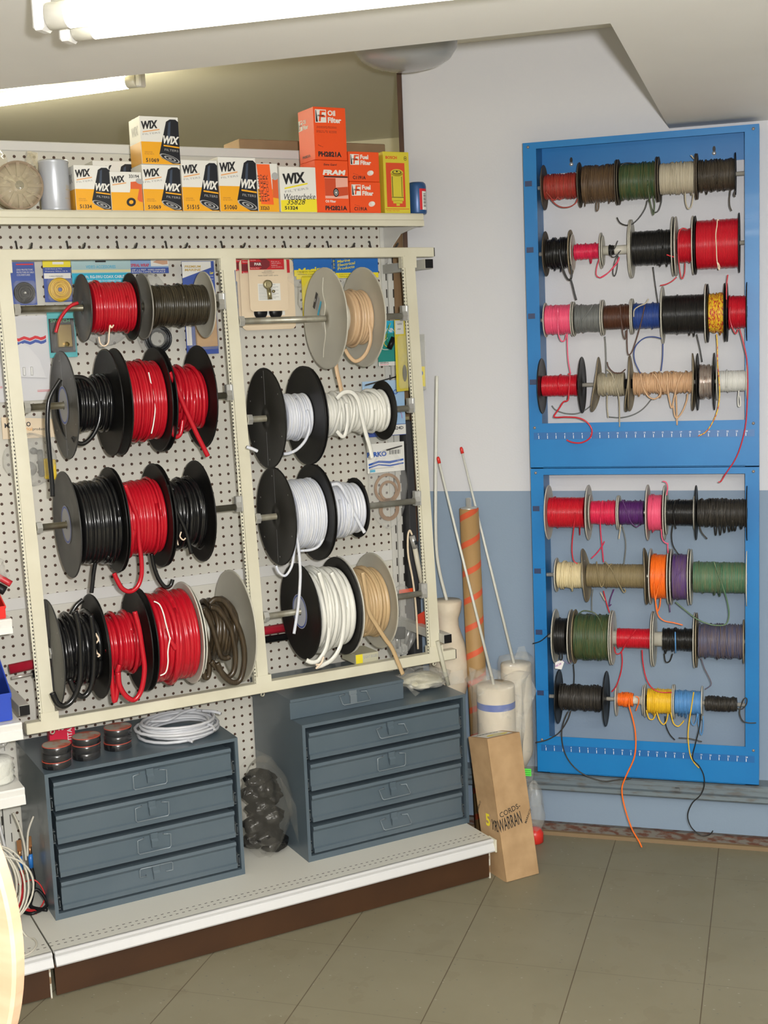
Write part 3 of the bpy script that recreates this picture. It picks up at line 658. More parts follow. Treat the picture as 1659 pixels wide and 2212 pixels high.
# ------------------------------------------------------------------ blue wall racks
YF = YW-.10; YR = YF+.012
XL, XR = -.675, -.043
def rack(label, z0, z1, bot, off):
    t = thing('wire_spool_rack', label, 'spool rack', (XL, YW, z0), FW); H = z1-z0; Wd = XR-XL
    f = YF-YW
    for s in (0, 1):
        b = MB(PBLUE); x = 0 if s == 0 else Wd-.037
        b.box((x, f, 0), (x+.037, f+.0015, H), 0); b.box((x, f+.0015, 0), (x+.0015, -.001, H)); b.box((x+.0355, f+.0015, .0), (x+.037, -.001, H))
        b.obj('side_post', t)
    b = MB(PBLUE); b.box((.037, f, H-.018), (Wd-.037, f+.0015, H)); b.box((0, f+.0015, H-.0015), (Wd, -.001, H)); 
    if off == 0: b.box((.037, -.0035, H-.078), (Wd-.037, -.001, H-.0015))
    b.obj('top_rail', t)
    b = MB(PBLUE); b.box((.037, f-.0008, .003), (Wd-.037, f+.001, bot)); b.box((.0, f-.0008, .003), (.037, f, bot-.004)); b.box((Wd-.037, f-.0008, .003), (Wd, f, bot-.004)); b.box((0, f, -.0), (Wd, -.001, .0015)); p_ = b.obj('bottom_panel', t)
    b = MB(TAPEB); zt = bot-.03; b.rect(.012, zt-.016, Wd-.012, zt+.004, f-.0012)
    b.m(SCR)
    n = 24
    for k in range(n):
        x = .026+k*.0248
        b.rect(x, zt-.014, x+.0016, zt-.005, f-.0016); b.text(str(k+1), x-.001, zt-.003, .0045, f-.0016, bold=.01)
    b.obj('ruler_tape', p_)
    for x, z in ((.015, H-.012), (Wd-.015, H-.012), (.015, bot-.012), (Wd-.015, bot-.010)): b = MB(mat('dull_bolt', (.25, .22, .20), .4, .4)); b.lathe([(f-.0012, .0042), (f-.003, .0035), (f-.003, 0)], 'y', (x, 0, z), 12); b.obj('bolt', t)
    if off == 0:
        for x in (.12, Wd-.12):
            b = MB(BLK); b.ell(x, H-.044, .0042, .008, -.0040); b.m(CHROME).lathe([(-.0036, .006), (-.006, .005), (-.006, 0)], 'y', (x, 0, H-.055), 14); b.obj('keyhole_screw', t)
    return t
r1 = rack('upper blue steel wall rack with four rods of wire spools', 1.133, 2.042, .128, 0)
r2 = rack('lower blue steel wall rack standing on the grey ledge rail', .224, 1.131, .112, 1)
KR = 3.078
def rx(x): return 1120+x/KR
RROWS = {}
NAVY = mat('navy_tape', (.012, .03, .10), .5)
ROWS = [(260, (140, 447), (1500, 355)), (260, (150, 890), (1500, 812)), (600, (150, 280), (1525, 228)), (600, (150, 722), (1525, 682)),
        (1000, (202, 322), (1520, 338)), (1000, (190, 737), (1518, 770)), (1300, (190, 218), (1515, 272)), (1300, (205, 622), (1500, 690))]
XIL, XIR = XL+.0375, XR-.0375
names = ['upper rack, top rod', 'upper rack, second rod', 'upper rack, third rod', 'upper rack, bottom rod', 'lower rack, top rod', 'lower rack, second rod', 'lower rack, third rod', 'lower rack, bottom rod']
for i, (o, a, c) in enumerate(ROWS):
    z = (w_at(rx(a[0]), o+a[1]/KR, YR).z+w_at(rx(c[0]), o+c[1]/KR, YR).z)/2
    RROWS[i] = (z, o)
    rod(FW, YR, z, XIL+.0005, XIR-.0005, .0058, STEEL, 'thin bright steel rod carrying wire spools, blue '+names[i], nut=False, clip=False, group='rods in the blue racks')
    par = r1 if i < 4 else r2; z0 = 1.133 if i < 4 else .224
    b = MB(NAVY); b.rect(.004, z-z0+.006, .024, z-z0+.020, YF-YW-.001)
    b.m(PBLUE); b.box((.024, YF-YW-.0022, z-z0+.0045), (.0375, YF-YW-.0002, z-z0+.021)); b.m(GREYD); b.rect(.004, z-z0+.0052, .0375, z-z0+.0060, YF-YW-.0012); b.obj('slot_cover', par)
def rp(o, pts, dy): return [tuple(w_at(rx(x), o+y/KR, YR-dy)) for x, y in pts]
def rspool(row, c0, h0, c1, h1, w0, w1, Rh, wire, f0, f1, label, wr=.0017, wr_t=None, tails=(), droop=(), **kw):
    z, o = RROWS[row]
    U = lambda x: on_line(rx(x), YR, z, FW)
    x0, x1 = U(c0), U(c1); k = depth(((x0+x1)/2, YR, z), FW)/FPX/KR
    xa, xb = max(U(w0), x0+.0018), min(U(w1), x1-.0018)
    tl = []
    for e in tails:
        dy = e[1] if len(e) > 1 else None
        dy = (Rh*k+.004) if dy is None else dy
        tl.append((rp(o, e[0], dy), e[3] if len(e) > 3 else (wr_t or wr), e[2] if len(e) > 2 else None))
    dr = [(U(x), h*k) for x, h in droop]
    return spool(FW, YR, z, x0, x1, h0*k, h1*k, xa, xb, Rh*k*.985, wr, wire, f0, f1, label+', '+names[row], 'wire spools in the blue racks', tails=tl, droop=dr, bore=.0072, th=kw.pop('th', .0028), **kw)
W = {}
W['dred'] = wirem('dusty_red', (.42, .028, .022), (.24, .05, .03), .5); W['brn'] = wirem('grimy_brown_thin', (.065, .040, .025), (.14, .085, .040), .45); W['grn'] = wirem('grimy_green', (.016, .075, .035), (.11, .10, .035), .4)
W['crm'] = wirem('dusty_cream', (.50, .45, .34), (.42, .37, .27), .5); W['dbr'] = wirem('dark_brown', (.030, .024, .017), (.075, .058, .038), .45); W['blk'] = wirem('thin_black', (.006, .006, .007), (.014, .013, .012), .3)
W['red'] = wirem('thin_red', (.55, .008, .022), (.47, .008, .02), .3); W['cri'] = wirem('crimson', (.68, .02, .08), (.58, .015, .06), .35); W['pnk'] = wirem('pink', (.80, .10, .20), (.72, .08, .17), .4)
W['gry'] = wirem('grey', (.16, .17, .165), (.13, .135, .13), .4); W['brw'] = wirem('brown', (.085, .03, .015), (.06, .022, .012), .4); W['blu'] = wirem('blue', (.02, .06, .26), (.018, .045, .20), .4)
W['yel'] = wirem('yellow', (.80, .50, .02), (.70, .42, .02), .4); W['yr'] = mat('wire_yellow_red', (.80, .52, .03), .4, c2=(.50, .03, .03), scale=14, stretch=(26, 9, 9), thr=(.52, .56))
W['bgr'] = wirem('beige_grey', (.42, .38, .28), (.34, .29, .20), .5); W['tan'] = wirem('thin_tan', (.60, .38, .22), (.52, .32, .18), .45); W['wht'] = wirem('thin_white', (.66, .66, .63), (.58, .58, .55), .4)
W['pur'] = wirem('purple', (.10, .02, .15), (.07, .015, .10), .4); W['dpu'] = wirem('dusty_purple', (.09, .03, .24), (.16, .11, .10), .45); W['yw'] = wirem('cream_insulated', (.72, .62, .38), (.62, .52, .30), .45)
W['olv'] = wirem('olive', (.24, .19, .10), (.20, .155, .075), .5); W['org'] = wirem('orange', (.88, .17, .015), (.80, .14, .012), .4); W['ogr'] = wirem('olive_to_green', (.03, .16, .09), (.17, .17, .09), .45)
W['dbl'] = wirem('dusty_blue', (.045, .07, .17), (.16, .11, .08), .45); W['lbl'] = wirem('light_blue', (.09, .27, .56), (.08, .23, .48), .4); W['cop'] = mat('clear_copper', (.32, .22, .17), .25, .5, .3, c2=(.55, .50, .45), scale=10, stretch=(60, 3, 3))
W['mes'] = wirem('dusty_black', (.014, .013, .012), (.045, .038, .030), .45)
BRF = mat('dark_fibre_flange', (.06, .045, .03), .55, c2=(.10, .08, .055), scale=12)
# row 1
rspool(0, 172, 147, 396, 0, 165, 388, 82, W['dred'], BRF, BRF, 'spool of dusty red wire at the left end', messy=.6, tails=[([(215, 525), (250, 560), (290, 578), (340, 575), (380, 550), (393, 520)],), ([(180, 470), (225, 525), (248, 526), (262, 510), (275, 525), (290, 520)],)])
rspool(0, 410, 148, 655, 148, 430, 645, 120, W['brn'], BRF, BRF, 'spool of grimy brown wire second from left', messy=.8, droop=[(440, 20), (600, 12)], tails=[([(520, 540), (517, 590), (524, 602), (533, 585), (536, 545)],)])
rspool(0, 668, 149, 922, 148, 678, 915, 119, W['grn'], BRF, BRF, 'spool of grimy green wire in the middle', messy=.6, droop=[(870, 25)], tails=[([(860, 430), (868, 500), (882, 570), (897, 628), (905, 560), (895, 500)],), ([(858, 530), (840, 590), (800, 650), (755, 690), (715, 697), (675, 680), (655, 645)], .02, W['blk']), ([(952, 495), (948, 550), (930, 600), (905, 612), (888, 590)], .03, W['blk']), ([(672, 310), (700, 288), (735, 284), (790, 292)], .03, W['blk'])])
rspool(0, 935, 148, 1180, 150, 942, 1170, 103, W['crm'], BRF, BRF, 'spool of dusty cream wire second from right', messy=.5, droop=[(1150, 14)], tails=[([(1108, 480), (1112, 545), (1128, 586), (1150, 570), (1165, 490)],), ([(1165, 255), (1155, 240), (1145, 232)], .02)])
rspool(0, 1190, 150, 1443, 138, 1197, 1438, 103, W['dbr'], BRF, BLKF, 'spool of dark brown wire at the right end', messy=.8, droop=[(1250, 16)], tails=[([(1410, 465), (1403, 520), (1405, 570), (1418, 602)],), ([(1440, 470), (1432, 495), (1442, 508)],)])
# row 2
rspool(1, 183, 148, 350, 148, 190, 342, 97, W['blk'], BRF, BRNF, 'spool of thick black wire at the left end', wr=.0026, messy=.6, droop=[(240, 14), (280, 22)], tails=[([(270, 850), (285, 950), (315, 1035), (340, 1062), (355, 1030), (345, 960)],), ([(345, 1050), (360, 1100), (372, 1150), (385, 1195)], .05)])
rspool(1, 362, 120, 553, 118, 372, 535, 52, W['cri'], WHTF, WHTF, 'nearly empty spool of red wire second from left', messy=.35, droop=[(480, 26)], tails=[([(538, 920), (520, 980), (518, 1030), (550, 1045), (600, 1010), (650, 950), (670, 910), (655, 950), (600, 1010), (545, 1045)], None, None, .0016)])
rspool(1, 563, 100, 748, 192, 600, 640, 34, W['blk'], WHTF, WHTF, 'empty white spool core with stray wire ends', messy=.1, core=.0125, corem=WHTF, wr=.0014, tails=[([(660, 800), (640, 850), (615, 870), (620, 905), (645, 905), (680, 865)], .018), ([(668, 875), (640, 940), (628, 1010), (640, 1035), (655, 990), (662, 900)], .02)])
rspool(1, 757, 192, 1030, 196, 760, 1023, 115, W['blk'], WHTF, WHTF, 'wide spool of black wire with white flanges', messy=.3, droop=[(940, 10), (985, 14)], tails=[([(895, 975), (905, 1060), (916, 1140), (928, 1215)], .0),])
rspool(1, 1050, 196, 1163, 194, 1070, 1160, 112, W['red'], WHTF, WHTF, 'narrow spool of bright red wire', messy=.35, tails=[([(1120, 725), (1090, 718), (1065, 750), (1060, 850), (1068, 960), (1080, 1040), (1092, 1050), (1105, 1010), (1108, 950)],), ([(1052, 1042), (1020, 1070), (980, 1090), (943, 1098)], .05), ([(1040, 910), (1010, 902), (985, 893)], .07)])
rspool(1, 1178, 194, 1468, 196, 1186, 1463, 164, W['red'], BLKF, BLKF, 'largest red wire spool, tied with cream string, right end', wr=.0021, messy=.05, tails=[([(1332, 665), (1322, 662), (1320, 700), (1312, 760), (1316, 850), (1320, 930), (1332, 990), (1338, 975), (1328, 950), (1318, 945)], None, TIE, .0014)])
# row 3
rspool(2, 182, 115, 360, 115, 180, 352, 98, W['pnk'], WHTF, WHTF, 'spool of pink wire at the left end', messy=.3, tails=[([(262, 200), (262, 300), (268, 380), (285, 420), (308, 415), (318, 375)],), ([(325, 370), (325, 460), (332, 560), (347, 640)],)])
rspool(2, 372, 115, 556, 118, 382, 550, 92, W['gry'], WHTF, WHTF, 'spool of grey wire second from left', messy=.3, tails=[([(575, 390), (580, 460), (583, 560), (584, 640), (590, 800)], .02), ([(495, 182), (470, 220), (440, 260), (420, 290)],)])
rspool(2, 568, 118, 752, 118, 568, 747, 81, W['brw'], WHTF, WHTF, 'spool of brown wire third from left', messy=.35, tails=[([(675, 180), (680, 250), (690, 340), (700, 395), (712, 405), (716, 350)],), ([(722, 345), (722, 430), (726, 495), (738, 512), (760, 480), (790, 390), (815, 300), (840, 185)],), ([(590, 560), (600, 595), (635, 630), (680, 632), (712, 608)], .02)])
rspool(2, 762, 118, 944, 0, 768, 942, 86, W['blu'], WHTF, WHTF, 'spool of dark blue wire in the middle', messy=.2, tails=[([(955, 406), (900, 393), (840, 400), (790, 440), (768, 490), (775, 560), (810, 635)], .03), ([(960, 440), (958, 530), (948, 620)], .02), ([(865, 140), (845, 170), (800, 190), (770, 215), (766, 260)], None, W['crm'])])
rspool(2, 962, 192, 1248, 194, 968, 1240, 130, W['blk'], WHTF, WHTF, 'big spool of black wire beside the blue one', messy=.1, droop=[(1135, 12), (1165, 20)], tails=[([(1185, 375), (1198, 430), (1212, 500), (1222, 560)], .03)])
rspool(2, 1260, 194, 1372, 194, 1267, 1366, 130, W['yr'], BLKF, BLKF, 'spool of twisted yellow and red wire', messy=.7, droop=[(1340, 16)], tails=[([(1318, 375), (1322, 450), (1324, 560), (1335, 700), (1336, 800), (1318, 900), (1280, 980), (1240, 1030), (1195, 1052)], None, None, .0016)])
rspool(2, 1388, 194, 1519, 195, 1398, 1512, 110, W['red'], BLKF, BLKF, 'red wire spool with a long hanging end', messy=.2, tails=[([(1470, 340), (1495, 430), (1518, 540), (1525, 680), (1522, 820), (1510, 980), (1480, 1110), (1440, 1210), (1380, 1300), (1345, 1355), (1328, 1355)], .08), ([(1408, 190), (1405, 270), (1425, 340), (1445, 372), (1460, 340)],), ([(1383, 200), (1383, 100), (1385, 40), (1392, -20)], .07)])
# row 4
rspool(3, 157, 185, 424, 186, 156, 393, 71, W['red'], BLKF, BLKF, 'red wire spool with big black flanges', wr=.0021, messy=.15, tails=[([(330, 640), (342, 650), (335, 760), (328, 815), (300, 825), (270, 870), (238, 918), (250, 928), (320, 926), (400, 932), (455, 960), (488, 1010), (475, 1065), (420, 1096), (360, 1095), (320, 1078)], .075, None, .0022)])
rspool(3, 520, 184, 737, 188, 530, 706, 74, W['bgr'], BRNF, BRNF, 'spool of beige-grey wire with warped stained flanges', messy=.85, dish=.004, tilt=.13, tails=[([(585, 608), (620, 640), (650, 720), (668, 800), (672, 900), (672, 992)], .03), ([(590, 780), (590, 860), (597, 930)], .03), ([(222, 850), (250, 880), (320, 903), (400, 900), (470, 860), (520, 800)], -.02, W['gry']), ([(600, 925), (680, 930), (760, 912), (830, 870), (890, 800)], -.02, W['gry'])])
rspool(3, 745, 184, 1165, 190, 766, 1175, 71, W['tan'], BRNF, BRNF, 'long spool of tan wire with hanging loops', wr=.0022, messy=.8, dish=.003, droop=[(800, 12), (940, 25)], tails=[([(812, 640), (825, 720), (860, 785), (905, 805), (945, 770), (930, 690), (900, 640)],), ([(990, 640), (992, 740), (1010, 840), (1022, 862), (1035, 800), (1060, 700), (1085, 640)],), ([(1030, 850), (1038, 910), (1055, 932), (1090, 890), (1118, 820), (1125, 770)],), ([(1048, 780), (1052, 870), (1055, 980)],)])
rspool(3, 1192, 190, 1303, 190, 1205, 1290, 112, W['cop'], BLKF, BLKF, 'spool of clear-jacketed copper wire between black flanges', messy=.8)
rspool(3, 1322, 126, 1518, 124, 1330, 1512, 72, W['wht'], WHTF, WHTF, 'spool of white wire at the right end', wr=.0018, messy=.1, tails=[([(1466, 750), (1460, 800), (1462, 850), (1474, 852), (1476, 820), (1470, 785)],)])
# row 5
rspool(4, 202, 183, 468, 183, 192, 440, 103, W['red'], WHTF, WHTF, 'wide spool of bright red wire at the left end', messy=.1, droop=[(405, 48)], tails=[([(378, 330), (368, 430), (357, 530), (357, 600), (368, 650), (392, 670)],)])
rspool(4, 482, 120, 662, 114, 478, 648, 80, W['cri'], WHTF, WHTF, 'spool of crimson wire second from left', messy=.3, tails=[([(560, 250), (548, 330), (545, 430), (552, 520), (560, 600), (565, 660)],), ([(572, 522), (555, 555), (520, 600), (485, 635)], .03)])
rspool(4, 672, 114, 838, 0, 670, 834, 81, W['pur'], WHTF, WHTF, 'spool of purple wire', messy=.3, tails=[([(690, 245), (720, 320), (750, 395), (785, 425), (805, 410)],), ([(690, 420), (706, 480), (714, 560), (700, 680)], .02, W['gry']), ([(680, 412), (674, 460), (668, 505)], None, W['crm'])])
rspool(4, 862, 187, 974, 183, 868, 955, 121, W['pnk'], WHTF, WHTF, 'narrow spool of pink wire', messy=.2, droop=[(890, 12)], tails=[([(958, 122), (980, 128), (992, 160), (985, 215)], .06), ([(950, 440), (955, 500), (975, 530), (998, 536)],), ([(992, 540), (994, 600)],)])
rspool(4, 986, 150, 1170, 112, 990, 1165, 88, W['blk'], WHTF, WHTF, 'spool of shiny black wire', messy=.2, tails=[([(1028, 410), (1018, 480), (1028, 550), (1065, 610)],), ([(1045, 245), (1030, 300), (1036, 390), (1048, 438)],)])
rspool(4, 1182, 184, 1520, 185, 1192, 1513, 92, W['mes'], BLKF, BLKF, 'dusty black wire spool with a fringe of loops', messy=.9, droop=[(1310, 60), (1340, 58), (1368, 42), (1400, 36), (1420, 30), (1438, 30), (1480, 16)], wr=.0019, tails=[([(1205, 425), (1220, 465), (1255, 505)],)])
# row 6
rspool(5, 256, 114, 436, 100, 262, 425, 88, W['yw'], WHTF, WHTF, 'spool of cream insulated wire at the left end', wr=.0027, messy=.25, droop=[(355, 18)])
rspool(5, 448, 180, 852, 188, 458, 848, 80, W['olv'], BRNF, BRNF, 'long spool of olive wire with a warped stained flange', messy=.25, dish=.003, tilt=-.09, tails=[([(520, 655), (528, 740), (552, 825), (580, 760), (600, 690), (620, 670)],), ([(575, 655), (620, 710), (665, 800), (698, 858), (712, 850), (700, 835)],), ([(495, 840), (488, 900), (488, 990)], .02, W['gry']), ([(545, 860), (575, 915)], None, W['crm']), ([(635, 840), (612, 900), (603, 950), (617, 940)], .02, W['pur']), ([(565, 850), (582, 920), (605, 995)], .02, W['red'])])
rspool(5, 882, 187, 1000, 187, 888, 985, 150, W['org'], WHTF, WHTF, 'narrow full spool of orange wire', messy=.2, tails=[([(955, 740), (930, 830), (912, 920), (928, 1010), (970, 1050), (1030, 1062), (1092, 1078)],), ([(945, 900), (940, 950), (928, 985)],), ([(900, 800), (908, 900), (925, 990)],)])
rspool(5, 1020, 188, 1134, 188, 1028, 1124, 152, W['dpu'], WHTF, WHTF, 'narrow full spool of dusty purple wire', messy=.3, tails=[([(1004, 940), (1008, 992)], .05), ([(1090, 700), (1060, 740), (1040, 780)],)])
rspool(5, 1150, 188, 1518, 188, 1163, 1512, 105, W['ogr'], WHTF, WHTF, 'long green wire spool with a looping tail', wr=.0019, messy=.2, droop=[(1300, 14), (1335, 22)], tails=[([(1298, 655), (1330, 740), (1365, 840), (1390, 930), (1400, 1010), (1385, 1065), (1350, 1080), (1280, 1075), (1190, 1040), (1110, 980), (1045, 925)],)])
# row 7
TAGM = mat('paper_tag', (.72, .70, .70), .7)
s7 = rspool(6, 247, 181, 350, 181, 250, 322, 122, W['blk'], WHTF, WHTF, 'narrow black wire spool with a paper tag', messy=.2, tails=[([(275, 340), (275, 380), (284, 388), (292, 370), (290, 340)],), ([(210, 208), (175, 240), (140, 265), (95, 278)], .03), ([(365, 415), (370, 480), (368, 555)], .02)])
rspool(6, 378, 182, 618, 182, 368, 606, 153, W['grn'], BRNF, WHTF, 'big spool of grimy green wire second from left', messy=.5, tails=[([(400, 80), (430, 60), (470, 62), (510, 78), (540, 125), (560, 190)],)])
rspool(6, 630, 182, 893, 184, 658, 878, 67, W['red'], WHTF, WHTF, 'spool of red wire on a white core', messy=.1, core=.021, corem=WHTF, tails=[([(636, 300), (648, 342), (680, 338), (720, 270), (780, 185)],), ([(685, 335), (690, 400), (678, 480), (650, 560), (620, 598)],), ([(822, 320), (828, 410), (850, 510), (890, 575), (950, 602), (1020, 602)], .06)])
rspool(6, 905, 184, 1172, 185, 960, 1164, 76, W['blk'], WHTF, WHTF, 'black wire spool on a bare white core', wr=.002, messy=.35, core=.021, corem=WHTF, droop=[(975, 22)], tails=[([(968, 345), (978, 398), (1005, 395), (1024, 345)],), ([(1042, 200), (1045, 340)], None, W['lbl'])])
rspool(6, 1186, 184, 1498, 146, 1198, 1494, 114, W['dbl'], BRNF, BRNF, 'wide spool of dusty blue wire at the right end', messy=.7, droop=[(1240, 8), (1320, 12)], tails=[([(1215, 375), (1235, 440), (1275, 520), (1278, 555), (1240, 582)],)])
# row 8
rspool(7, 268, 180, 584, 183, 276, 558, 85, W['mes'], BLKF, BLKF, 'dusty black wire spool with big black flanges', messy=.9, wr=.0019, tails=[([(348, 725), (325, 790), (270, 870), (190, 918), (115, 935)], .06), ([(330, 730), (300, 800), (287, 880), (300, 980), (345, 1070), (430, 1145), (560, 1192), (650, 1185), (750, 1175)], .075)])
rspool(7, 655, 112, 832, 100, 662, 765, 45, W['org'], WHTF, WHTF, 'orange wire spool, its end reaching the floor', messy=.6, core=.0125, corem=WHTF, tails=[([(740, 640), (736, 690), (755, 760), (775, 850), (780, 960), (765, 1050), (715, 1160), (688, 1245), (705, 1360), (750, 1500), (800, 1590), (820, 1632)], .085, None, .0022), ([(778, 628), (798, 640), (798, 675), (780, 725)],)])
rspool(7, 845, 113, 1028, 115, 860, 1020, 84, W['yel'], WHTF, WHTF, 'spool of yellow wire', messy=.3, droop=[(900, 22)], tails=[([(850, 720), (868, 775), (895, 780), (912, 745)],), ([(920, 735), (940, 790), (965, 815), (985, 790), (995, 740)],), ([(1012, 735), (1030, 805), (1060, 828), (1085, 810), (1100, 790)],), ([(975, 760), (980, 820), (1005, 880), (1040, 918)], .02, W['blk'])])
rspool(7, 1038, 115, 1222, 113, 1042, 1218, 79, W['lbl'], WHTF, WHTF, 'spool of light blue wire', messy=.25, droop=[(1065, 14), (1085, 20), (1110, 30)], tails=[([(1140, 740), (1150, 800), (1166, 820), (1182, 790), (1190, 740)],), ([(1195, 745), (1198, 820), (1215, 885), (1228, 840), (1228, 760)],), ([(1165, 600), (1152, 690), (1135, 800), (1128, 900), (1140, 1010), (1165, 1065), (1200, 1105)], .07, W['yel']), ([(1215, 745), (1200, 850), (1175, 950), (1158, 1040), (1200, 1090), (1230, 1150), (1235, 1220), (1210, 1285), (1155, 1340), (1125, 1420), (1150, 1500), (1215, 1553), (1270, 1548), (1293, 1522)], .08, W['blk'])])
rspool(7, 1236, 0, 1458, 0, 1242, 1454, 47, W['mes'], WHTF, WHTF, 'flangeless bundle of black wire at the right end', messy=.8, wr=.0017, tails=[([(1455, 710), (1490, 710), (1515, 680), (1518, 645), (1500, 645), (1480, 690), (1470, 740), (1490, 790), (1530, 805), (1580, 805)], .03), ([(1065, 905), (1140, 910), (1220, 930)], .07)])
# paper tag hanging on the black spool
c = w_at(rx(272), 1300+418/KR, YR-.05); b = MB(TAGM); b.add([(-.013, 0, -.012), (.006, 0, -.014), (.014, 0, .008), (.006, 0, .015), (-.012, 0, .006)], [(0, 1, 2, 3, 4)])
b.add([(-.013, .0004, -.012), (.006, .0004, -.014), (.014, .0004, .008), (.006, .0004, .015), (-.012, .0004, .006)], [(4, 3, 2, 1, 0)])
b.m(mat('purple_ink', (.25, .02, .30), .6)); b.text('NCW', -.010, -.008, .006, -.0005, rot=.5); b.tube(spline([(.008, 0, .013), (.018, 0, .010), (.026, .0, .004), (.034, .01, .012)], 4), .0004, 4)
o = b.obj('price_tag', s7); s7m = s7.matrix_world.translation; o.location = (c.x-s7m.x, c.y-s7m.y, c.z-s7m.z)
# small black clamps and loose end on the ledge
# ------------------------------------------------------------------ boxes and filters on the top shelf
DSF = 3.185; ZS = 1.8625
def face(x0, x1, yt, yb=None, d=DSF, zb=None):
    a = g_at(x0, yb or yt+50, d); u0 = a.x; u1 = g_at(x1, yb or yt+50, d).x; z1 = g_at((x0+x1)/2, yt, d).z
    return u0, u1, (ZS if zb is None else zb), z1
def carton(name, label, cat, f, dep, body, d=DSF, group=None, top=None, tilt=0, inset=None):
    u0, u1, z0, z1 = f; t = thing(name, label, cat, (u0, d, z0), FG, group=group); w_, h_ = u1-u0, z1-z0
    b = MB(body); b.box((0, 0, 0), (w_, dep, h_), .0008)
    b.m(mat('carton_seam', (.25, .20, .14), .8)).box((w_*.02, dep*.48, h_), (w_*.98, dep*.49, h_+.0003)); b.obj('carton', t)
    return t, w_, h_
CAN = mat('printed_can_black', (.012, .014, .02), .35); CAN2 = mat('printed_can_sheen', (.05, .07, .11), .35); SIL = mat('printed_silver', (.42, .42, .42), .4)
def canpic(b, w_, h_, M=None, k=1.0):
    # slanted spin-on filter picture, lower right

    b.m(CAN).poly([(.46*w_, .22*h_), (.52*w_, .13*h_), (.80*w_, .02*h_), (w_*.998, .02*h_), (w_*.998, .90*h_), (.93*w_, .95*h_), (.78*w_, .95*h_), (.68*w_, .90*h_)], -.0004, M)
    b.m(CAN2).poly([(.74*w_, .88*h_), (.80*w_, .91*h_), (.74*w_, .40*h_), (.66*w_, .42*h_)], -.0006, M)
    b.m(SIL).ell(.72*w_, .13*h_, .27*w_, .065*h_, -.0006, -.33, hole=.86, M=M); b.ell(.73*w_, .125*h_, .16*w_, .04*h_, -.0006, -.33, hole=.72, M=M); b.ell(.73*w_, .125*h_, .05*w_, .014*h_, -.0006, -.33, M=M)
    b.m(POR).poly([(.58*w_, .385*h_), (.99*w_, .345*h_), (.99*w_, .375*h_), (.58*w_, .415*h_)], -.0008, M)
    b.m(PW).text('WIX', .57*w_, .44*h_, .17*h_, -.0009, .42*w_, .05, .25, -.06, M=M)
    b.m(SIL).text('FILTERS', .60*w_, .29*h_, .045*h_, -.0008, .36*w_, .0, 0, -.08, M=M)
def wix(x0, x1, yt, num, label, d=DSF, zb=None, dep=.09, pic=True, cut=0):
    f = face(x0, x1, yt, None, d, zb); t, w_, h_ = carton('oil_filter_box', label, 'oil filter box', f, dep, PW, d, 'white and amber filter boxes on the top shelf')
    b = MB(POR); b.rect(0.0005, .0005, w_-.0005, .47*h_, -.0002)
    b.m(PK).text('WIX', .05*w_, .72*h_, .17*h_, -.0004, .43*w_, .05, .2, .10)
    b.m(mat('print_pale_orange', (.80, .42, .18), .5)).poly([(.06*w_, .655*h_), (.50*w_, .72*h_), (.50*w_, .745*h_), (.06*w_, .68*h_)], -.0004)
    b.m(PGY).text('FILTERS', .06*w_, .60*h_, .035*h_, -.0004, .46*w_, 0, 0, .13)
    b.m(PK).text(num, .10*w_, .04*h_, .085*h_, -.0004, .34*w_, .02)
    b.m(mat('print_brown', (.35, .15, .03), .5)); b.text('GENUINE', .08*w_, .24*h_, .025*h_, -.0004, .2*w_, 0); b.text('FILTER PARTS', .08*w_, .20*h_, .025*h_, -.0004, .24*w_, 0)
    if pic: canpic(b, w_, h_)
    b.obj('front_print', t)
    b = MB(mat('print_side_amber', (.80, .40, .03), .45)); b.add([(-.0003, .001, .001), (-.0003, dep-.001, .001), (-.0003, dep-.001, .47*h_), (-.0003, .001, .47*h_)], [(3, 2, 1, 0)])
    b.m(PGY)
    M = Matrix(((0, 1, 0, -.0004), (-1, 0, 0, dep), (0, 0, 1, 0), (0, 0, 0, 1)))
    b.text('WIX', .2*dep, .62*h_, .2*h_, 0, .6*dep, .04, 0, 0, M=M); b.obj('side_print', t)
    return t, f
wix(162, 238, 357, '51334', 'white and amber filter box numbered 51334, directly right of the white filter can')
# half hidden box behind
wix(203, 292, 348, '51307', 'white and amber filter box half hidden behind the 51334 and 33194 boxes', d=DSF+.097, dep=.08)
t5, w_, h_ = carton('oil_filter_box', 'short white and amber filter box numbered 33194 picturing orange cartridges', 'oil filter box', face(240, 308, 371), .085, PW, DSF, 'white and amber filter boxes on the top shelf')
b = MB(POR); b.rect(.0005, .0005, w_-.0005, .47*h_, -.0002); b.m(PK).text('WIX', .06*w_, .70*h_, .17*h_, -.0004, .42*w_, .05, .2, .10); b.text('33194', .60*w_, .84*h_, .09*h_, -.0004, .32*w_, .02)
b.m(mat('print_pale_orange', (.80, .42, .18), .5)).poly([(.06*w_, .64*h_), (.50*w_, .70*h_), (.50*w_, .73*h_), (.06*w_, .67*h_)], -.0004)
b.m(mat('print_cartridge', (.72, .12, .03), .5)).poly([(.62*w_, .50*h_), (.64*w_, .74*h_), (.86*w_, .76*h_), (.99*w_, .70*h_), (.99*w_, .22*h_), (.88*w_, .24*h_)], -.0004)
b.m(SIL).ell(.93*w_, .76*h_, .13*w_, .07*h_, -.0006, -.3); b.m(POR).poly([(.52*w_, .20*h_), (.62*w_, .56*h_), (.90*w_, .56*h_), (.78*w_, .16*h_)], -.0006)
b.m(PK).ell(.62*w_, .22*h_, .15*w_, .11*h_, -.0008, .3); b.m(POR).ell(.62*w_, .22*h_, .07*w_, .05*h_, -.0009, .3); b.obj('front_print', t5)
t6, f6 = wix(309, 391, 356, '51069', 'white and amber filter box numbered 51069 with another 51069 box on its top')
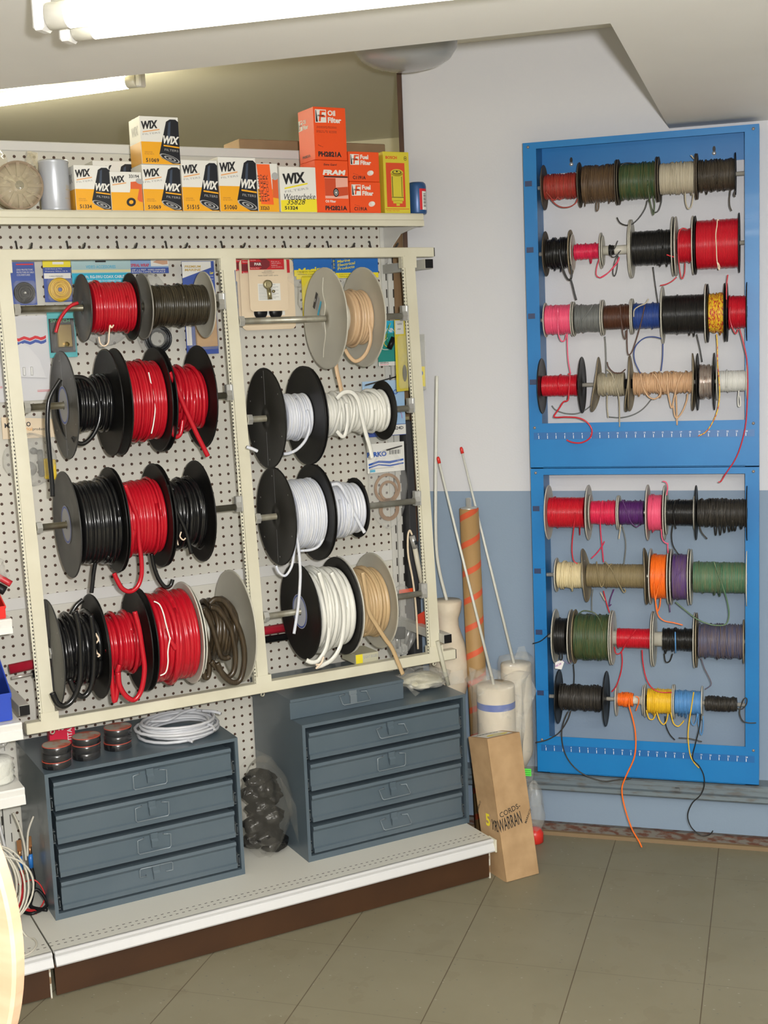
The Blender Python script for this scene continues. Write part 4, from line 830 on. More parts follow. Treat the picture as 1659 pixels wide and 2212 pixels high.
wix(304, 387, 252, '51069', 'topmost white and amber filter box, numbered 51069, stacked on another', zb=f6[3]+.001)
wix(393, 471, 346, '51515', 'white and amber filter box numbered 51515, right of the stacked pair')
wix(473, 554, 340, '51060', 'tallest white and amber filter box on the shelf, numbered 51060')
# orange stickered box
t8, w_, h_ = carton('oil_filter_box', 'small amber filter box numbered 33263 with an orange sticker', 'oil filter box', face(556, 601, 353), .08, PW, DSF, 'white and amber filter boxes on the top shelf')
b = MB(POR); b.rect(.0005, .0005, w_-.0005, .47*h_, -.0002); b.m(mat('print_cartridge', (.72, .12, .03), .5)).poly([(.72*w_, .30*h_), (.99*w_, .28*h_), (.99*w_, .70*h_), (.72*w_, .68*h_)], -.0004); b.m(SIL).ell(.86*w_, .74*h_, .16*w_, .08*h_, -.0005, -.2)
b.m(PK).text('33263', .10*w_, .04*h_, .08*h_, -.0004, .42*w_, .02)
b.m(mat('sticker_orange', (.92, .13, .02), .5)).poly([(.14*w_, .16*h_), (.74*w_, .15*h_), (.62*w_, .98*h_), (.0*w_, .98*h_)], -.0010)
b.m(PK)
for k in range(4): b.text(('KEEP OUT', 'PULLED', 'FILTER', 'STOCK')[k], (.16+.13*k)*w_, .22*h_, .05*h_, -.0012, .55*h_, 0, 0, 1.62)
b.obj('front_print', t8)
# handwritten box
t9, w_, h_ = carton('oil_filter_box', 'white and yellow filter box numbered 51324 with black handwriting on it', 'oil filter box', face(604, 682, 361), .085, PW, DSF-.004, 'white and amber filter boxes on the top shelf')
b = MB(PYL); b.poly([(.0005, .0005), (w_-.0005, .0005), (w_-.0005, .30*h_), (.0005, .26*h_)], -.0002)
b.m(PK).text('WIX', .10*w_, .60*h_, .24*h_, -.0004, .62*w_, .05, .12, .10); b.text('51324', .10*w_, .05*h_, .08*h_, -.0006, .36*w_, .03)
b.m(PYL).poly([(.12*w_, .50*h_), (.76*w_, .62*h_), (.76*w_, .655*h_), (.12*w_, .535*h_)], -.0004); b.m(PGY).text('FILTERS', .13*w_, .42*h_, .05*h_, -.0004, .66*w_, 0, 0, .15)
b.m(PK)
b.text('Westerbeke', .10*w_, .27*h_, .13*h_, -.0006, .86*w_, .0, .3, .02); b.text('35828', .16*w_, .16*h_, .12*h_, -.0007, .52*w_, .0, .3, .02)
b.obj('front_print', t9)
# orange boxes
def frlogo(b, x, z, s, M=None, big='Oil', small='Filter'):
    b.m(PW).poly([(x, z), (x+s*.95, z+s*.03), (x+s*.95, z+s), (x, z+s)], -.0004, M); b.m(PK).poly([(x+.05*s, z+.06*s), (x+.22*s, z+.06*s), (x+.10*s, z+.95*s), (x+.05*s, z+.95*s)], -.0006, M)
    b.m(PRD).poly([(x+.30*s, z+.10*s), (x+.46*s, z+.10*s), (x+.50*s, z+.42*s), (x+.88*s, z+.42*s), (x+.88*s, z+.56*s), (x+.56*s, z+.62*s), (x+.60*s, z+.80*s), (x+.90*s, z+.80*s), (x+.90*s, z+.93*s), (x+.42*s, z+.93*s)], -.0006, M)
    b.m(PK).text('FRAM', x+.2*s, z+.45*s, .14*s, -.0008, .55*s, .03, .1, .05, M=M)
    b.m(PW).text(big, x+1.08*s, z+.55*s, .42*s, -.0004, None, .04, M=M); b.text(small, x+1.08*s, z+.02*s, .42*s, -.0004, None, .04, M=M)
t10, w_, h_ = carton('oil_filter_box', 'orange oil filter box with a filter photo, lower of the two big orange boxes', 'oil filter box', face(681, 752, 347), .095, PRD, DSF-.003, 'orange filter boxes on the top shelf'); zt = ZS+h_
b = MB(PW); b.text('FRAM', .06*w_ + .16*w_, .72*h_, .10*h_, -.0004, .70*w_, .06, .15); b.m(PK).rect(.25*w_, .675*h_, .98*w_, .70*h_, -.0004)
b.m(mat('print_photo_glow', (.85, .42, .33), .5)).rect(.27*w_, .27*h_, .97*w_, .67*h_, -.0004); b.m(mat('print_photo_orange', (.60, .07, .02), .5)).rect(.27*w_, .32*h_, .60*w_, .66*h_, -.0006); b.poly([(.55*w_, .30*h_), (.97*w_, .34*h_), (.97*w_, .50*h_), (.60*w_, .48*h_)], -.0007)
b.m(PK).ell(.60*w_, .385*h_, .085*w_, .085*h_, -.0009); b.m(SIL).ell(.60*w_, .385*h_, .06*w_, .06*h_, -.0010, hole=.7); b.m(PW).ell(.60*w_, .385*h_, .025*w_, .025*h_, -.0011)
b.m(PW).text('Oil Filter', .27*w_, .19*h_, .05*h_, -.0004, .32*w_, .03); b.m(PK).text('PH2821A', .26*w_, .04*h_, .09*h_, -.0004, .66*w_, .04); b.text('Extra Guard', .26*w_, .90*h_, .04*h_, -.0004, .4*w_, .02, .3)
b.obj('front_print', t10)
t11, w_, h_ = carton('oil_filter_box', 'topmost orange oil filter box, standing on the other big orange box', 'oil filter box', face(681, 750, 232, 340, DSF-.003, zt+.001), .098, PRD, DSF-.003, 'orange filter boxes on the top shelf')
b = MB(PW); frlogo(b, .05*w_, .70*h_, .27*h_*.93); b.m(PK).text('PH2821A', .10*w_, .06*h_, .10*h_, -.0004, .72*w_, .045)
for k, (s_, zz) in enumerate((('Advanced filtration', .62), ('premium protection', .595), ('Filtro de aceite', .54), ('Filtre a huile', .515))): b.text(s_, .08*w_, zz*h_, .018*h_, -.0004, .62*w_, 0)
b.text('Made in', .10*w_, .27*h_, .02*h_, -.0004, .16*w_, 0, 0, -.3)
b.obj('front_print', t11)
M = Matrix(((0, 1, 0, -.0003), (-1, 0, 0, .098), (0, 0, 1, 0), (0, 0, 0, 1))); b = MB(PW); frlogo(b, .02*.098, .62*h_, .2*h_, M); b.m(PK).text('PH2821A', .02, .08*h_, .05*h_, -.0004, .05, .03, M=M); b.obj('side_print', t11)
zb = None
for k, (x0, x1, yt, lab) in enumerate(((757, 823, 393, 'lower orange fuel filter box of the stacked pair'), (754, 820, 328, 'upper orange fuel filter box of the stacked pair'))):
    t_, w_, h_ = carton('fuel_filter_box', lab, 'fuel filter box', face(x0, x1, yt, 448 if k == 0 else 385, DSF, zb), .07, PRD, DSF, 'orange filter boxes on the top shelf'); zb = ZS+h_+.001
    b = MB(PW); frlogo(b, .06*w_, .55*h_, .36*h_, None, 'Fuel', 'Filter'); b.m(PK).text('C1191A', .12*w_, .07*h_, .12*h_, -.0004, .42*w_, .03); b.text('Primary', .14*w_, .24*h_, .03*h_, -.0004, .16*w_, 0, 0, -.2)
    b.m(mat('print_pill', (.80, .62, .55), .5)).ell(.70*w_, .29*h_, .11*w_, .085*h_, -.0005, .25); b.m(PW).ell(.74*w_, .31*h_, .06*w_, .06*h_, -.0006, .25); b.obj('front_print', t_)
BY = mat('box_mustard', (.66, .55, .04), .5)
t12, w_, h_ = carton('fuel_filter_box', 'tall yellow and red fuel filter box with an outlined filter drawing', 'fuel filter box', face(829, 884, 328), .075, BY, DSF, 'boxed filters right of the orange ones')
b = MB(mat('print_brick_red', (.68, .07, .02), .5)); b.rect(.09*w_, .10*h_, .90*w_, .82*h_, -.0003); b.m(BY).rect(.82*w_, .10*h_, .90*w_, .82*h_, -.0004)
b.rect(.28*w_, .20*h_, .74*w_, .66*h_, -.0005); b.ell(.51*w_, .66*h_, .25*w_, .06*h_, -.0005); b.rect(.33*w_, .16*h_, .69*w_, .21*h_, -.0005); b.rect(.45*w_, .12*h_, .58*w_, .17*h_, -.0005)
b.m(PK).rect(.31*w_, .27*h_, .335*w_, .60*h_, -.0007); b.rect(.68*w_, .27*h_, .70*w_, .60*h_, -.0007); b.ell(.51*w_, .67*h_, .18*w_, .03*h_, -.0007, hole=.8); b.rect(.28*w_, .255*h_, .74*w_, .265*h_, -.0007); b.ell(.51*w_, .68*h_, .04*w_, .012*h_, -.0008)
b.m(mat('print_brick_red', (.68, .07, .02), .5)).text('BOSCH', .09*w_, .88*h_, .05*h_, -.0004, .44*w_, .04); b.m(PK).ell(.86*w_, .895*h_, .06*w_, .035*h_, -.0004, hole=.8); b.rect(.83*w_, .888*h_, .89*w_, .902*h_, -.0005); b.m(mat('print_brick_red', (.68, .07, .02), .5)).rect(.02*w_, .065*h_, .95*w_, .075*h_, -.0004)
b.text('FUEL FILTER', .07*w_, .03*h_, .018*h_, -.0004, .5*w_, 0); b.obj('front_print', t12)
# blue can
u0, u1, z0, z1 = face(893, 930, 392); R = (u1-u0)/2*.95
t = thing('fuel_filter_can', 'small blue spin-on filter can with a barcode label at the shelf end', 'filter can', ((u0+u1)/2, DSF+R, ZS), FG); h_ = z1-z0
b = MB(mat('can_blue', (.03, .09, .24), .35, .2)); b.lathe([(0, 0), (0, R*.94), (.004, R), (h_*.86, R), (h_*.95, R*.93), (h_, R*.75), (h_*.985, R*.5), (h_*.985, 0)], 'z', n=32); b.obj('can', t)
def wrap(b, R, a0, a1, z0, z1, n=10):
    vs = []; fs = []
    for i in range(n+1):
        a = a0+(a1-a0)*i/n; vs += [(R*math.sin(a), -R*math.cos(a), z0), (R*math.sin(a), -R*math.cos(a), z1)]
    for i in range(n): fs.append((2*i, 2*i+2, 2*i+3, 2*i+1))
    b.add(vs, fs, True)
b = MB(PW); wrap(b, R+.0003, -.25, .75, .12*h_, .78*h_); b.m(PRR); wrap(b, R+.0005, -.25, .05, .12*h_, .78*h_); wrap(b, R+.0005, .05, .75, .70*h_, .78*h_)
b.m(PK)
for k in range(12): wrap(b, R+.0006, .20, .60, (.22+.036*k)*h_, (.22+.036*k+(.012 if k % 3 else .022))*h_, 4)
b.obj('barcode_label', t)
# white filter can
u0, u1, z0, z1 = face(91, 160, 343); R = (u1-u0)/2*.93; h_ = z1-z0
t = thing('oil_filter_can', 'plain silver-white spin-on filter can on the shelf, left of the boxes', 'filter can', ((u0+u1)/2, DSF+R, ZS), FG)
b = MB(mat('can_silver_white', (.52, .55, .60), .3, .25, c2=(.48, .50, .55), scale=9)); b.lathe([(0, 0), (0, R*.97), (.003, R*1.0), (.006, R*.985), (h_-.008, R*.985), (h_-.006, R*1.02), (h_-.002, R*1.02), (h_, R*.97), (h_-.004, R*.9), (h_-.004, 0)], 'z', n=48); b.obj('can', t)
b = MB(mat('faint_gold_print', (.50, .43, .30), .4)); wrap(b, R*.985+.0003, .55, .95, .40*h_, .42*h_)
for k in range(5): wrap(b, R*.985+.0003, .60+.07*k, .63+.07*k, .42*h_, .50*h_, 2)
for k in range(7): wrap(b, R*.985+.0003, .45+.06*k, .48+.06*k, .22*h_, .25*h_, 2)
b.obj('print', t)
# bagged pump impeller
c = g_at(38, 398, DSF+.03); R = 52*depth((c.x, DSF, c.z), FG)/FPX
t = thing('bagged_impeller', 'round brown pump impeller in a plastic bag, left end of the filter shelf', 'bagged part', (c.x, DSF+.01, ZS), FG)
TAUP = mat('rubber_taupe', (.33, .25, .17), .5, c2=(.24, .17, .11), scale=14)
b = MB(TAUP); b.lathe([(0, .004), (0, R*.35), (.012, R*.38), (.012, R*.92), (0, R*.95), (0, R), (.05, R), (.05, .004)], 'y', (0, 0, R+.001), 40)
for k in range(12):
    a = k*math.pi/6; b.box((R*.36, .002, -.004), (R*.94, .014, .004), M=Matrix.Translation((0, 0, R+.001)) @ Matrix.Rotation(a, 4, 'Y'))
b.m(BLK).lathe([(-.002, 0), (-.002, .010), (.004, .012)], 'y', (0, 0, R+.001), 20); b.obj('impeller', t)
rnd = random.Random(5)
def baggy(rx_, ry_, rz_, c, mt, seed, n=26, m_=16, amp=.10, knot=None):
    r_ = random.Random(seed); ph = [r_.uniform(0, 6.28) for _ in range(8)]
    b = MB(mt); vs = []; fs = []
    for j in range(m_+1):
        th = math.pi*j/m_
        for i in range(n):
            a = 2*math.pi*i/n
            f = 1+amp*(math.sin(3*a+ph[0]+2*th)+.7*math.sin(5*a+ph[1]-3*th)+.6*math.sin(7*th+ph[2]+a)+.5*math.sin(11*a+ph[3]))*math.sin(th)
            x, y, z = rx_*f*math.sin(th)*math.cos(a), ry_*f*math.sin(th)*math.sin(a), rz_*math.cos(th)*(1+amp*.5*math.sin(4*a+ph[4]))
            vs.append((c[0]+x, c[1]+y, c[2]+z))
    for j in range(m_):
        for i in range(n): fs.append((j*n+i, j*n+(i+1) % n, (j+1)*n+(i+1) % n, (j+1)*n+i))
    b.add(vs, fs, True)
    return b
BAGY = film('yellowed_plastic_film', (.80, .72, .50), .34, .12)
b = baggy(R*1.06, .045, R*1.0, (0, .026, R*1.02), BAGY, 4, amp=.05)
for sx in (-1, 1):
    b.add([(sx*R*.35, .01, R*1.85), (sx*R*.85, .0, R*2.35), (sx*R*.55, .03, R*2.5), (sx*R*.95, .035, R*1.6), (sx*R*.45, .0, R*2.2)], [(0, 1, 2), (0, 1, 3), (0, 4, 2), (3, 1, 2)], False)
b.obj('plastic_bag', t)
# long brown box lying behind the gondola top
a = g_at(508, 312, DP+.09); c = g_at(822, 318, DP+.09)
b = MB(mat('brown_carton', (.33, .22, .12), .75, c2=(.27, .17, .09), scale=10)); b.box((0, 0, 0), (c.x-a.x, .12, .05), .002); solo(b, 'long_carton', 'long flat brown carton lying behind the gondola top rail', 'cardboard box', (a.x, DP+.06, 2.045), FG)
b = MB(WHITE); b.box((-.2, .0, 0), (c.x-a.x+.05, .22, .012)); solo(b, 'metal_shelf', 'shelf on the far side of the gondola under the long brown carton', 'shelf', (a.x, DP+.052, 2.031), FG)
# ------------------------------------------------------------------ grey drawer cabinets
def bail(b, x, z, w_, y, up):        # wire handle; up: 0 hanging, 1 sticking out, 2 folded up
    h_ = .034
    if up == 0: P = [(x-w_*.3, y+.002, z+.010), (x-w_*.3, y-.006, z+.011), (x-w_*.5, y-.006, z+.008), (x-w_*.5, y-.005, z-h_*.7), (x-w_*.46, y-.005, z-h_*.85), (x+w_*.46, y-.005, z-h_*.85), (x+w_*.5, y-.005, z-h_*.7), (x+w_*.5, y-.006, z+.008), (x+w_*.3, y-.006, z+.011), (x+w_*.3, y+.002, z+.010)]
    elif up == 1: P = [(x-w_*.3, y+.002, z+.006), (x-w_*.3, y-.006, z+.007), (x-w_*.5, y-.006, z+.005), (x-w_*.5, y-.026, z-.014), (x-w_*.46, y-.029, z-.016), (x+w_*.46, y-.029, z-.016), (x+w_*.5, y-.026, z-.014), (x+w_*.5, y-.006, z+.005), (x+w_*.3, y-.006, z+.007), (x+w_*.3, y+.002, z+.006)]
    else: P = [(x-w_*.3, y+.002, z-.004), (x-w_*.3, y-.006, z-.004), (x-w_*.5, y-.006, z-.004), (x-w_*.5, y-.008, z+h_*.45), (x-w_*.46, y-.008, z+h_*.55), (x+w_*.46, y-.008, z+h_*.55), (x+w_*.5, y-.008, z+h_*.45), (x+w_*.5, y-.006, z-.004), (x+w_*.3, y-.006, z-.004), (x+w_*.3, y+.002, z-.004)]
    b.tube(P, .0016, 6)
HW = mat('handle_grey', (.20, .24, .27), .3, .3)
def cabinet(label, u0, u1, d0, d1, H, ups, z=ZD):
    t = thing('drawer_cabinet', label, 'drawer cabinet', (u0, d0, z), FG, group=None); w_ = u1-u0; dp = d1-d0; e = .009
    b = MB(GREY)
    b.box((0, 0, 0), (e, .012, H)); b.box((w_-e, 0, 0), (w_, .012, H)); b.box((e, 0, H-e), (w_-e, .012, H)); b.box((e, 0, 0), (w_-e, .012, .016))
    b.box((0, .012, 0), (.0015, dp, H)); b.box((w_-.0015, .012, 0), (w_, dp, H)); b.box((.0015, .012, H-.0015), (w_-.0015, dp, H)); b.box((.0015, .012, 0), (w_-.0015, dp, .0015)); b.box((.0015, dp-.0015, .0015), (w_-.0015, dp, H-.0015))
    b.obj('cabinet_body', t)
    b = MB(GREYD); b.box((.0016, dp-.02, .0016), (w_-.0016, dp-.0016, H-.0016)); b.obj('back_lining', t)
    n = 4; zs = .020; ph = (H-e-.004-zs)/n
    for k in range(n):
        z0 = zs+(n-1-k)*ph; hh = ph-.014; b = MB(GREY); x0, x1 = e+.012, w_-e-.010
        prof = [(.020, z0), (.004, z0), (.004, z0+.012), (.009, z0+.015), (.009, z0+hh-.016), (.003, z0+hh-.008), (.005, z0+hh), (.020, z0+hh)]
        b.prismx(prof, x0, x1)
        b.box((x0+.004, .020, z0+.004), (x1-.004, dp-.05, z0+hh-.004)); dr = b.obj('drawer', t)
        xm = w_/2+.012
        b = MB(GREY); b.box((xm-.010, .0005, z0+hh-.026), (xm+.010, .010, z0+hh-.010), .001); b.prismx([(.001, z0+hh-.024), (-.004, z0+hh-.030), (-.004, z0+hh-.046), (.0, z0+hh-.046), (.009, z0+hh-.030)], xm-.009, xm+.009); b.obj('latch', dr)
        b = MB(HW); bail(b, xm, z0+hh-.030, .088, .009, ups[k]); b.obj('handle', dr)
        for x in (e+.001, w_-e-.008):
            b = MB(mat('slide_metal', (.13, .15, .16), .35, .4)); b.box((x, .010, z0+.002), (x+.0015, dp*.8, z0+.034)); b.box((x, .010, z0+.032), (x+.007, dp*.8, z0+.034)); b.box((x, .010, z0+.002), (x+.007, dp*.8, z0+.004)); b.box((x+.0055, .012, z0+.008), (x+.007, dp*.8, z0+.024)); b.obj('slide', dr)
    return t
cabinet('grey steel four-drawer cabinet on the left, carrying tape rolls and a white cable coil', .656, 1.163, 3.078, 3.40, .378, (0, 0, 0, 2))
cabinet('grey steel four-drawer cabinet on the right, a flat grey case lying on it', 1.338, 1.852, 3.052, 3.40, .385, (1, 0, 1, 1))
# flat compartment case on the right cabinet
ZCR = ZD+.386
t = thing('compartment_case', 'flat grey steel carrying case lying on the right drawer cabinet', 'tool case', (1.333, 3.112, ZCR), FG)
b = MB(GREY); w_ = .352; b.prismx([(.004, 0), (.004, .012), (.004, .046), (.0, .048), (0, .056), (.285, .056), (.285, 0)], 0, w_); b.obj('case_body', t)
b = MB(HW); xm = .19; b.box((xm-.012, -.002, .040), (xm+.012, .006, .052), .001); b.prismx([(.003, .044), (-.005, .036), (-.005, .014), (-.001, .014), (.004, .030)], xm-.010, xm+.010); b.obj('latch', t)
b = MB(HW); bail(b, xm, .038, .085, .004, 1); b.obj('handle', t)
b = MB(HW); b.box((xm+.03, .285, .01), (xm+.06, .287, .05)); b.obj('hinge', t)
# paper sticker on cabinet edge left out; rolls of tape
SHR = film('shrink_wrap', (.6, .6, .6), .03, .05)
TAPE = mat('black_tape', (.008, .008, .009), .22, 0, .3); TLAB = mat('tape_disc_label', (.32, .30, .25), .4, 0, .2, c2=(.42, .07, .03), scale=22, thr=(.46, .56)); TRM = mat('tape_red_rim', (.50, .06, .03), .4)
ZTC = ZD+.379
k0 = 0
for u, d, lab in ((.700, 3.124, 'left'), (.782, 3.150, 'middle'), (.872, 3.178, 'right')):
    for k in range(3):
        pos = ('lowest', 'middle', 'topmost')[k]
        t = thing('tape_roll', '%s black tape roll in the %s stack on the left cabinet' % (pos, lab), 'tape roll', (u+.0015*((k0*7) % 3-1), d, ZTC+.0191*k), FG, group='stacked black tape rolls')
        b = MB(TAPE); b.lathe([(0, .012), (0, .034), (.001, .0355), (.0175, .0355), (.0185, .034), (.0185, .012)], 'z', n=36, closed=True); b.obj('roll', t)
        if k == 2 or (k0 % 2 == 0):
            b = MB(TRM); b.lathe([(.0187, .0340), (.0190, .0352), (.0175, .0357)], 'z', n=36); b.obj('rim', t)
        if k == 2:
            b = MB(TLAB); b.lathe([(.0188, .0005), (.0188, .034)], 'z', n=36); b.obj('disc_label', t)
        k0 += 1
    b = MB(SHR); r_ = random.Random(k0)
    b.lathe([(0, .0362), (.02, .0366), (.04, .0362), (.0575, .0368), (.0592, .030), (.0592, .0005)], 'z', n=40, fn=lambda x, r, a, j: (x, r+(.0006*math.sin(9*a+x*300) if j < 4 else 0)))
    solo(b, 'shrink_wrap', 'clear shrink wrap around the %s stack of black tape rolls' % lab, 'plastic wrap', (u, d, ZTC+.0002), FG)
# red box
t = thing('small_box', 'small bright red box with white lettering behind the left tape stack', 'box', (.722, 3.29, ZTC), FG, -.12)
b = MB(mat('box_red', (.70, .01, .05), .45)); b.box((0, 0, 0), (.066, .05, .062), .001); b.obj('carton', t)
b = MB(PW); b.text('10', .024, .040, .014, -.0005, None, .03, rot=0); b.text('TITAN', .058, .008, .012, -.0006, .046, .02, rot=1.57); b.obj('lettering', t)
# white cable coil
WC = mat('grey_white_cable', (.58, .59, .62), .4, c2=(.52, .53, .56), scale=6)
rnd = random.Random(11)
t = thing('cable_coil', 'loose coil of thick white cable lying on the left drawer cabinet', 'cable coil', (1.045, 3.205, ZTC), FG)
b = MB(WC); pts = []
N = 9
for q in range(N*20+1):
    a = q/20*2*math.pi; r1_ = .088+.011*math.sin(a*.37+1)+.006*math.sin(a*.21); zz = .0045+.006*(q/20)*.62+.003*math.sin(a*1.3)
    pts.append((r1_*math.cos(a)*1.08+.006*math.sin(a*.13), r1_*math.sin(a)*1.0+.004*math.cos(a*.11)-.002, max(.0045, zz)))
b.tube(pts, .0042, 8)
b.obj('coil', t)
for P in ([(-.02, -.085, .012), (-.01, -.092, .008), (.0, -.112, .006)], [(.06, -.06, .03), (.068, -.080, .026), (.066, -.10, .020)], [(.08, .03, .04), (.10, .0, .042), (.115, -.02, .038)], [(-.06, .05, .03), (-.02, .02, .034), (.03, .045, .04), (.07, .05, .042)]):
    b = MB(WC); b.tube(spline(P, 6), .0042, 8); e = Vector(P[-1]); dd = (e-Vector(P[-2])).normalized(); b.m(mat('cut_end_grey', (.25, .25, .25), .5)).tube([e, e+dd*.0006], .0028, 8); b.obj('cut_end', t)
# black bagged goods between the cabinets
t = thing('plastic_bag', 'clear plastic bag of black plastic parts slumped between the two grey cabinets', 'plastic bag', (1.252, 3.165, ZD), FG)
for k in range(13):
    a = k*2.4; rr_ = .030*(1-.03*k); b = baggy(.036, .026, .026, (rr_*math.cos(a)+.006, rr_*math.sin(a)*.8, .030+.0165*k), mat('glossy_black_goods', (.006, .0055, .0055), .2, 0, .3, bump=1.0, scale=45, spec=.4), 20+k, 22, 12, .16); b.obj('black_part', t)
b = baggy(.070, .058, .138, (.006, -.006, .140), film('dark_bag_film', (.42, .40, .34), .08, .05), 31, 44, 32, .13); b.obj('bag_film', t)
b = MB(film('dark_bag_film')); r_ = random.Random(2)
P = [(-.06, -.02, .20), (-.03, -.05, .26), (.03, -.03, .285), (.06, .0, .22), (.0, .02, .30), (-.05, .03, .25), (.07, -.04, .10), (.085, -.05, .14), (.078, -.07, .04)]
b.add(P, [(0, 1, 5), (1, 2, 4), (2, 3, 4), (1, 4, 5), (6, 7, 8), (3, 7, 6)], False); b.obj('bag_fold', t)
# crumpled bag on the right cabinet
t = thing('plastic_bag', 'crumpled yellowed plastic bag of small cream parts on the right cabinet, beside the flat case', 'plastic bag', (1.785, 3.185, ZCR), FG)
b = baggy(.070, .055, .020, (0, 0, .022), mat('cream_parts', (.60, .56, .42), .5, c2=(.42, .40, .30), scale=20, bump=.6), 40, 30, 14, .16); b.obj('contents', t)
b = baggy(.082, .070, .030, (.0, -.004, .031), FILM2, 41, 40, 20, .17); b.obj('bag_film', t)
b = MB(FILM2); b.add([(.05, -.02, .03), (.115, -.045, .045), (.105, -.07, .012), (.06, -.05, .006)], [(0, 1, 2), (0, 2, 3)], False); b.obj('bag_fold', t)
b = MB(FILM2); b.add([(-.04, -.06, .004), (-.07, -.085, .004), (-.08, -.04, .03)], [(0, 1, 2)], False); b.obj('bag_fold', t)
b = MB(FILM2); b.add([(-.02, .03, .055), (-.04, .05, .085), (-.0, .05, .065)], [(0, 1, 2)], False); b.obj('bag_fold', t)
# left-hand section: shelves, bins, cables
LS1 = shelf('short cream shelf at the left frame edge under the blue bin', UL-1.2, UL-.008, 3.02, DP-.007, .652, (1,), .04, WHITE)
LS2 = shelf('lowest cream shelf at the left frame edge, holding the bagged clear plastic', UL-1.2, UL-.014, 3.02, DP-.007, .492, (1,), .04, WHITE)
LS3 = shelf('cream shelf at the left frame edge under the red bin', UL-1.2, UL-.008, 3.04, DP-.007, .90, (1,), .034, WHITE)
def bin_(label, u0, u1, d0, d1, z, H, mt):
    t = thing('parts_bin', label, 'parts bin', (u0, d0, z), FG); w_ = u1-u0; dp = d1-d0; b = MB(mt); th = .003
    prof = [(0, 0), (0, H*.35), (-.008, H*.42), (-.008, H*.5), (dp*.45, H), (dp, H), (dp, 0)]
    for x in (0, w_-th): b.prismx(prof, x, x+th)
    b.box((th, 0, 0), (w_-th, dp, th)); b.box((th, dp-th, th), (w_-th, dp, H)); b.box((th, -.008, 0), (w_-th, -.005, H*.5)); b.box((0, -.010, H*.42), (w_, -.005, H*.5)); b.obj('bin_body', t)
    b = MB(BLK); 
    for k in range(3): b.lathe([(.01, 0), (.01, .012), (w_*.9, .012), (w_*.9, 0)], 'x', (0, dp*.3+k*.03, .02+.02*k), 10)
    b.obj('contents', t)
bin_('blue plastic parts bin at the left frame edge', .44, .588, 3.06, 3.30, .6535, .135, mat('bin_blue', (.02, .06, .42), .35))
bin_('red plastic parts bin at the left frame edge', .44, .592, 3.06, 3.25, .9015, .060, mat('bin_red', (.75, .015, .01), .35))
t = thing('plastic_bag', 'clear bag of red and black cable lugs sticking out at the left frame edge', 'plastic bag', (.560, 3.07, .965), FG)
b = MB(mat('lug_red', (.45, .02, .03), .4)); b.tube(spline([(-.06, .03, .08), (.0, .01, .05), (.05, -.01, .015)], 5), .008, 8); b.obj('red_sleeve', t)
b = MB(BLK); b.tube(spline([(-.06, .03, .05), (-.01, .01, .03), (.035, -.01, -.0)], 5), .011, 8); b.tube(spline([(-.06, .03, .02), (-.01, .0, .012), (.02, -.01, .002)], 5), .008, 8); b.obj('black_sleeve', t)
b = baggy(.060, .02, .045, (-.01, .01, .04), FILM2, 60, 26, 14, .2); b.obj('bag_film', t)
# bag on the lowest shelf
t = thing('plastic_bag', 'white ribbed item in a clear bag on the lowest shelf at the left frame edge', 'plastic bag', (.560, 3.10, .4935), FG)
b = MB(mat('ribbed_clear', (.62, .62, .56), .25, bump=.4, scale=60)); b.lathe([(0, 0), (0, .036), (.006, .040), (.012, .037), (.02, .040), (.028, .037), (.036, .040), (.044, .037), (.052, .039), (.06, .03), (.062, 0)], 'z', (-.01, 0, 0), 30); b.obj('spool', t)
b = baggy(.052, .048, .05, (-.006, 0, .051), FILM, 61, 26, 14, .12); b.obj('bag_film', t)
b = MB(CHROME); b.tube(spline([(-.05, 0, .12), (-.02, .0, .10), (.01, .01, .085), (.02, .0, .11)], 5), .006, 8); b.obj('metal_hook', t)
# white cable loops on the left deck
t = thing('cable_coil', 'hanging coil of thin off-white cable at the bottom left, beside the grey cabinet', 'cable coil', (.54, 3.12, ZD), FG)
OW = mat('off_white_cable', (.56, .53, .45), .45)
rnd = random.Random(8)
for k in range(9):
    b = MB(OW); pts = []; R_ = .10+.010*rnd.uniform(-1, 1); cx_ = -.055+.012*rnd.uniform(-1, 1)+.004*k; cz = .115+.012*rnd.uniform(-1, 1)
    R2_ = .10+.012*rnd.uniform(-1, 1)
    for q in range(37):
        a = q/36*6.283; pts.append((cx_+R_*math.cos(a)*.85, .03-.10*(math.cos(a))*.25-.012*k*.5+.01*math.sin(a*2+k), max(.005, cz+R2_*math.sin(a))))
    b.tube(pts, .0026, 6, caps=False); b.obj('cable_loop', t)
b = MB(OW); b.tube(spline([(0.0, -.03, .08), (.03, -.08, .004), (.045, -.12, .003), (.04, -.16, .004), (.01, -.19, .003), (-.05, -.2, .01)], 8), .0026, 6); b.obj('loose_end', t)
b = MB(mat('taupe_cord', (.16, .13, .10), .5)); b.tube(spline([(-.12, -.05, .25), (-.06, -.06, .245), (-.02, -.06, .21), (-.03, -.06, .17), (-.08, -.05, .13)], 8), .005, 8); b.obj('thick_cord', t)
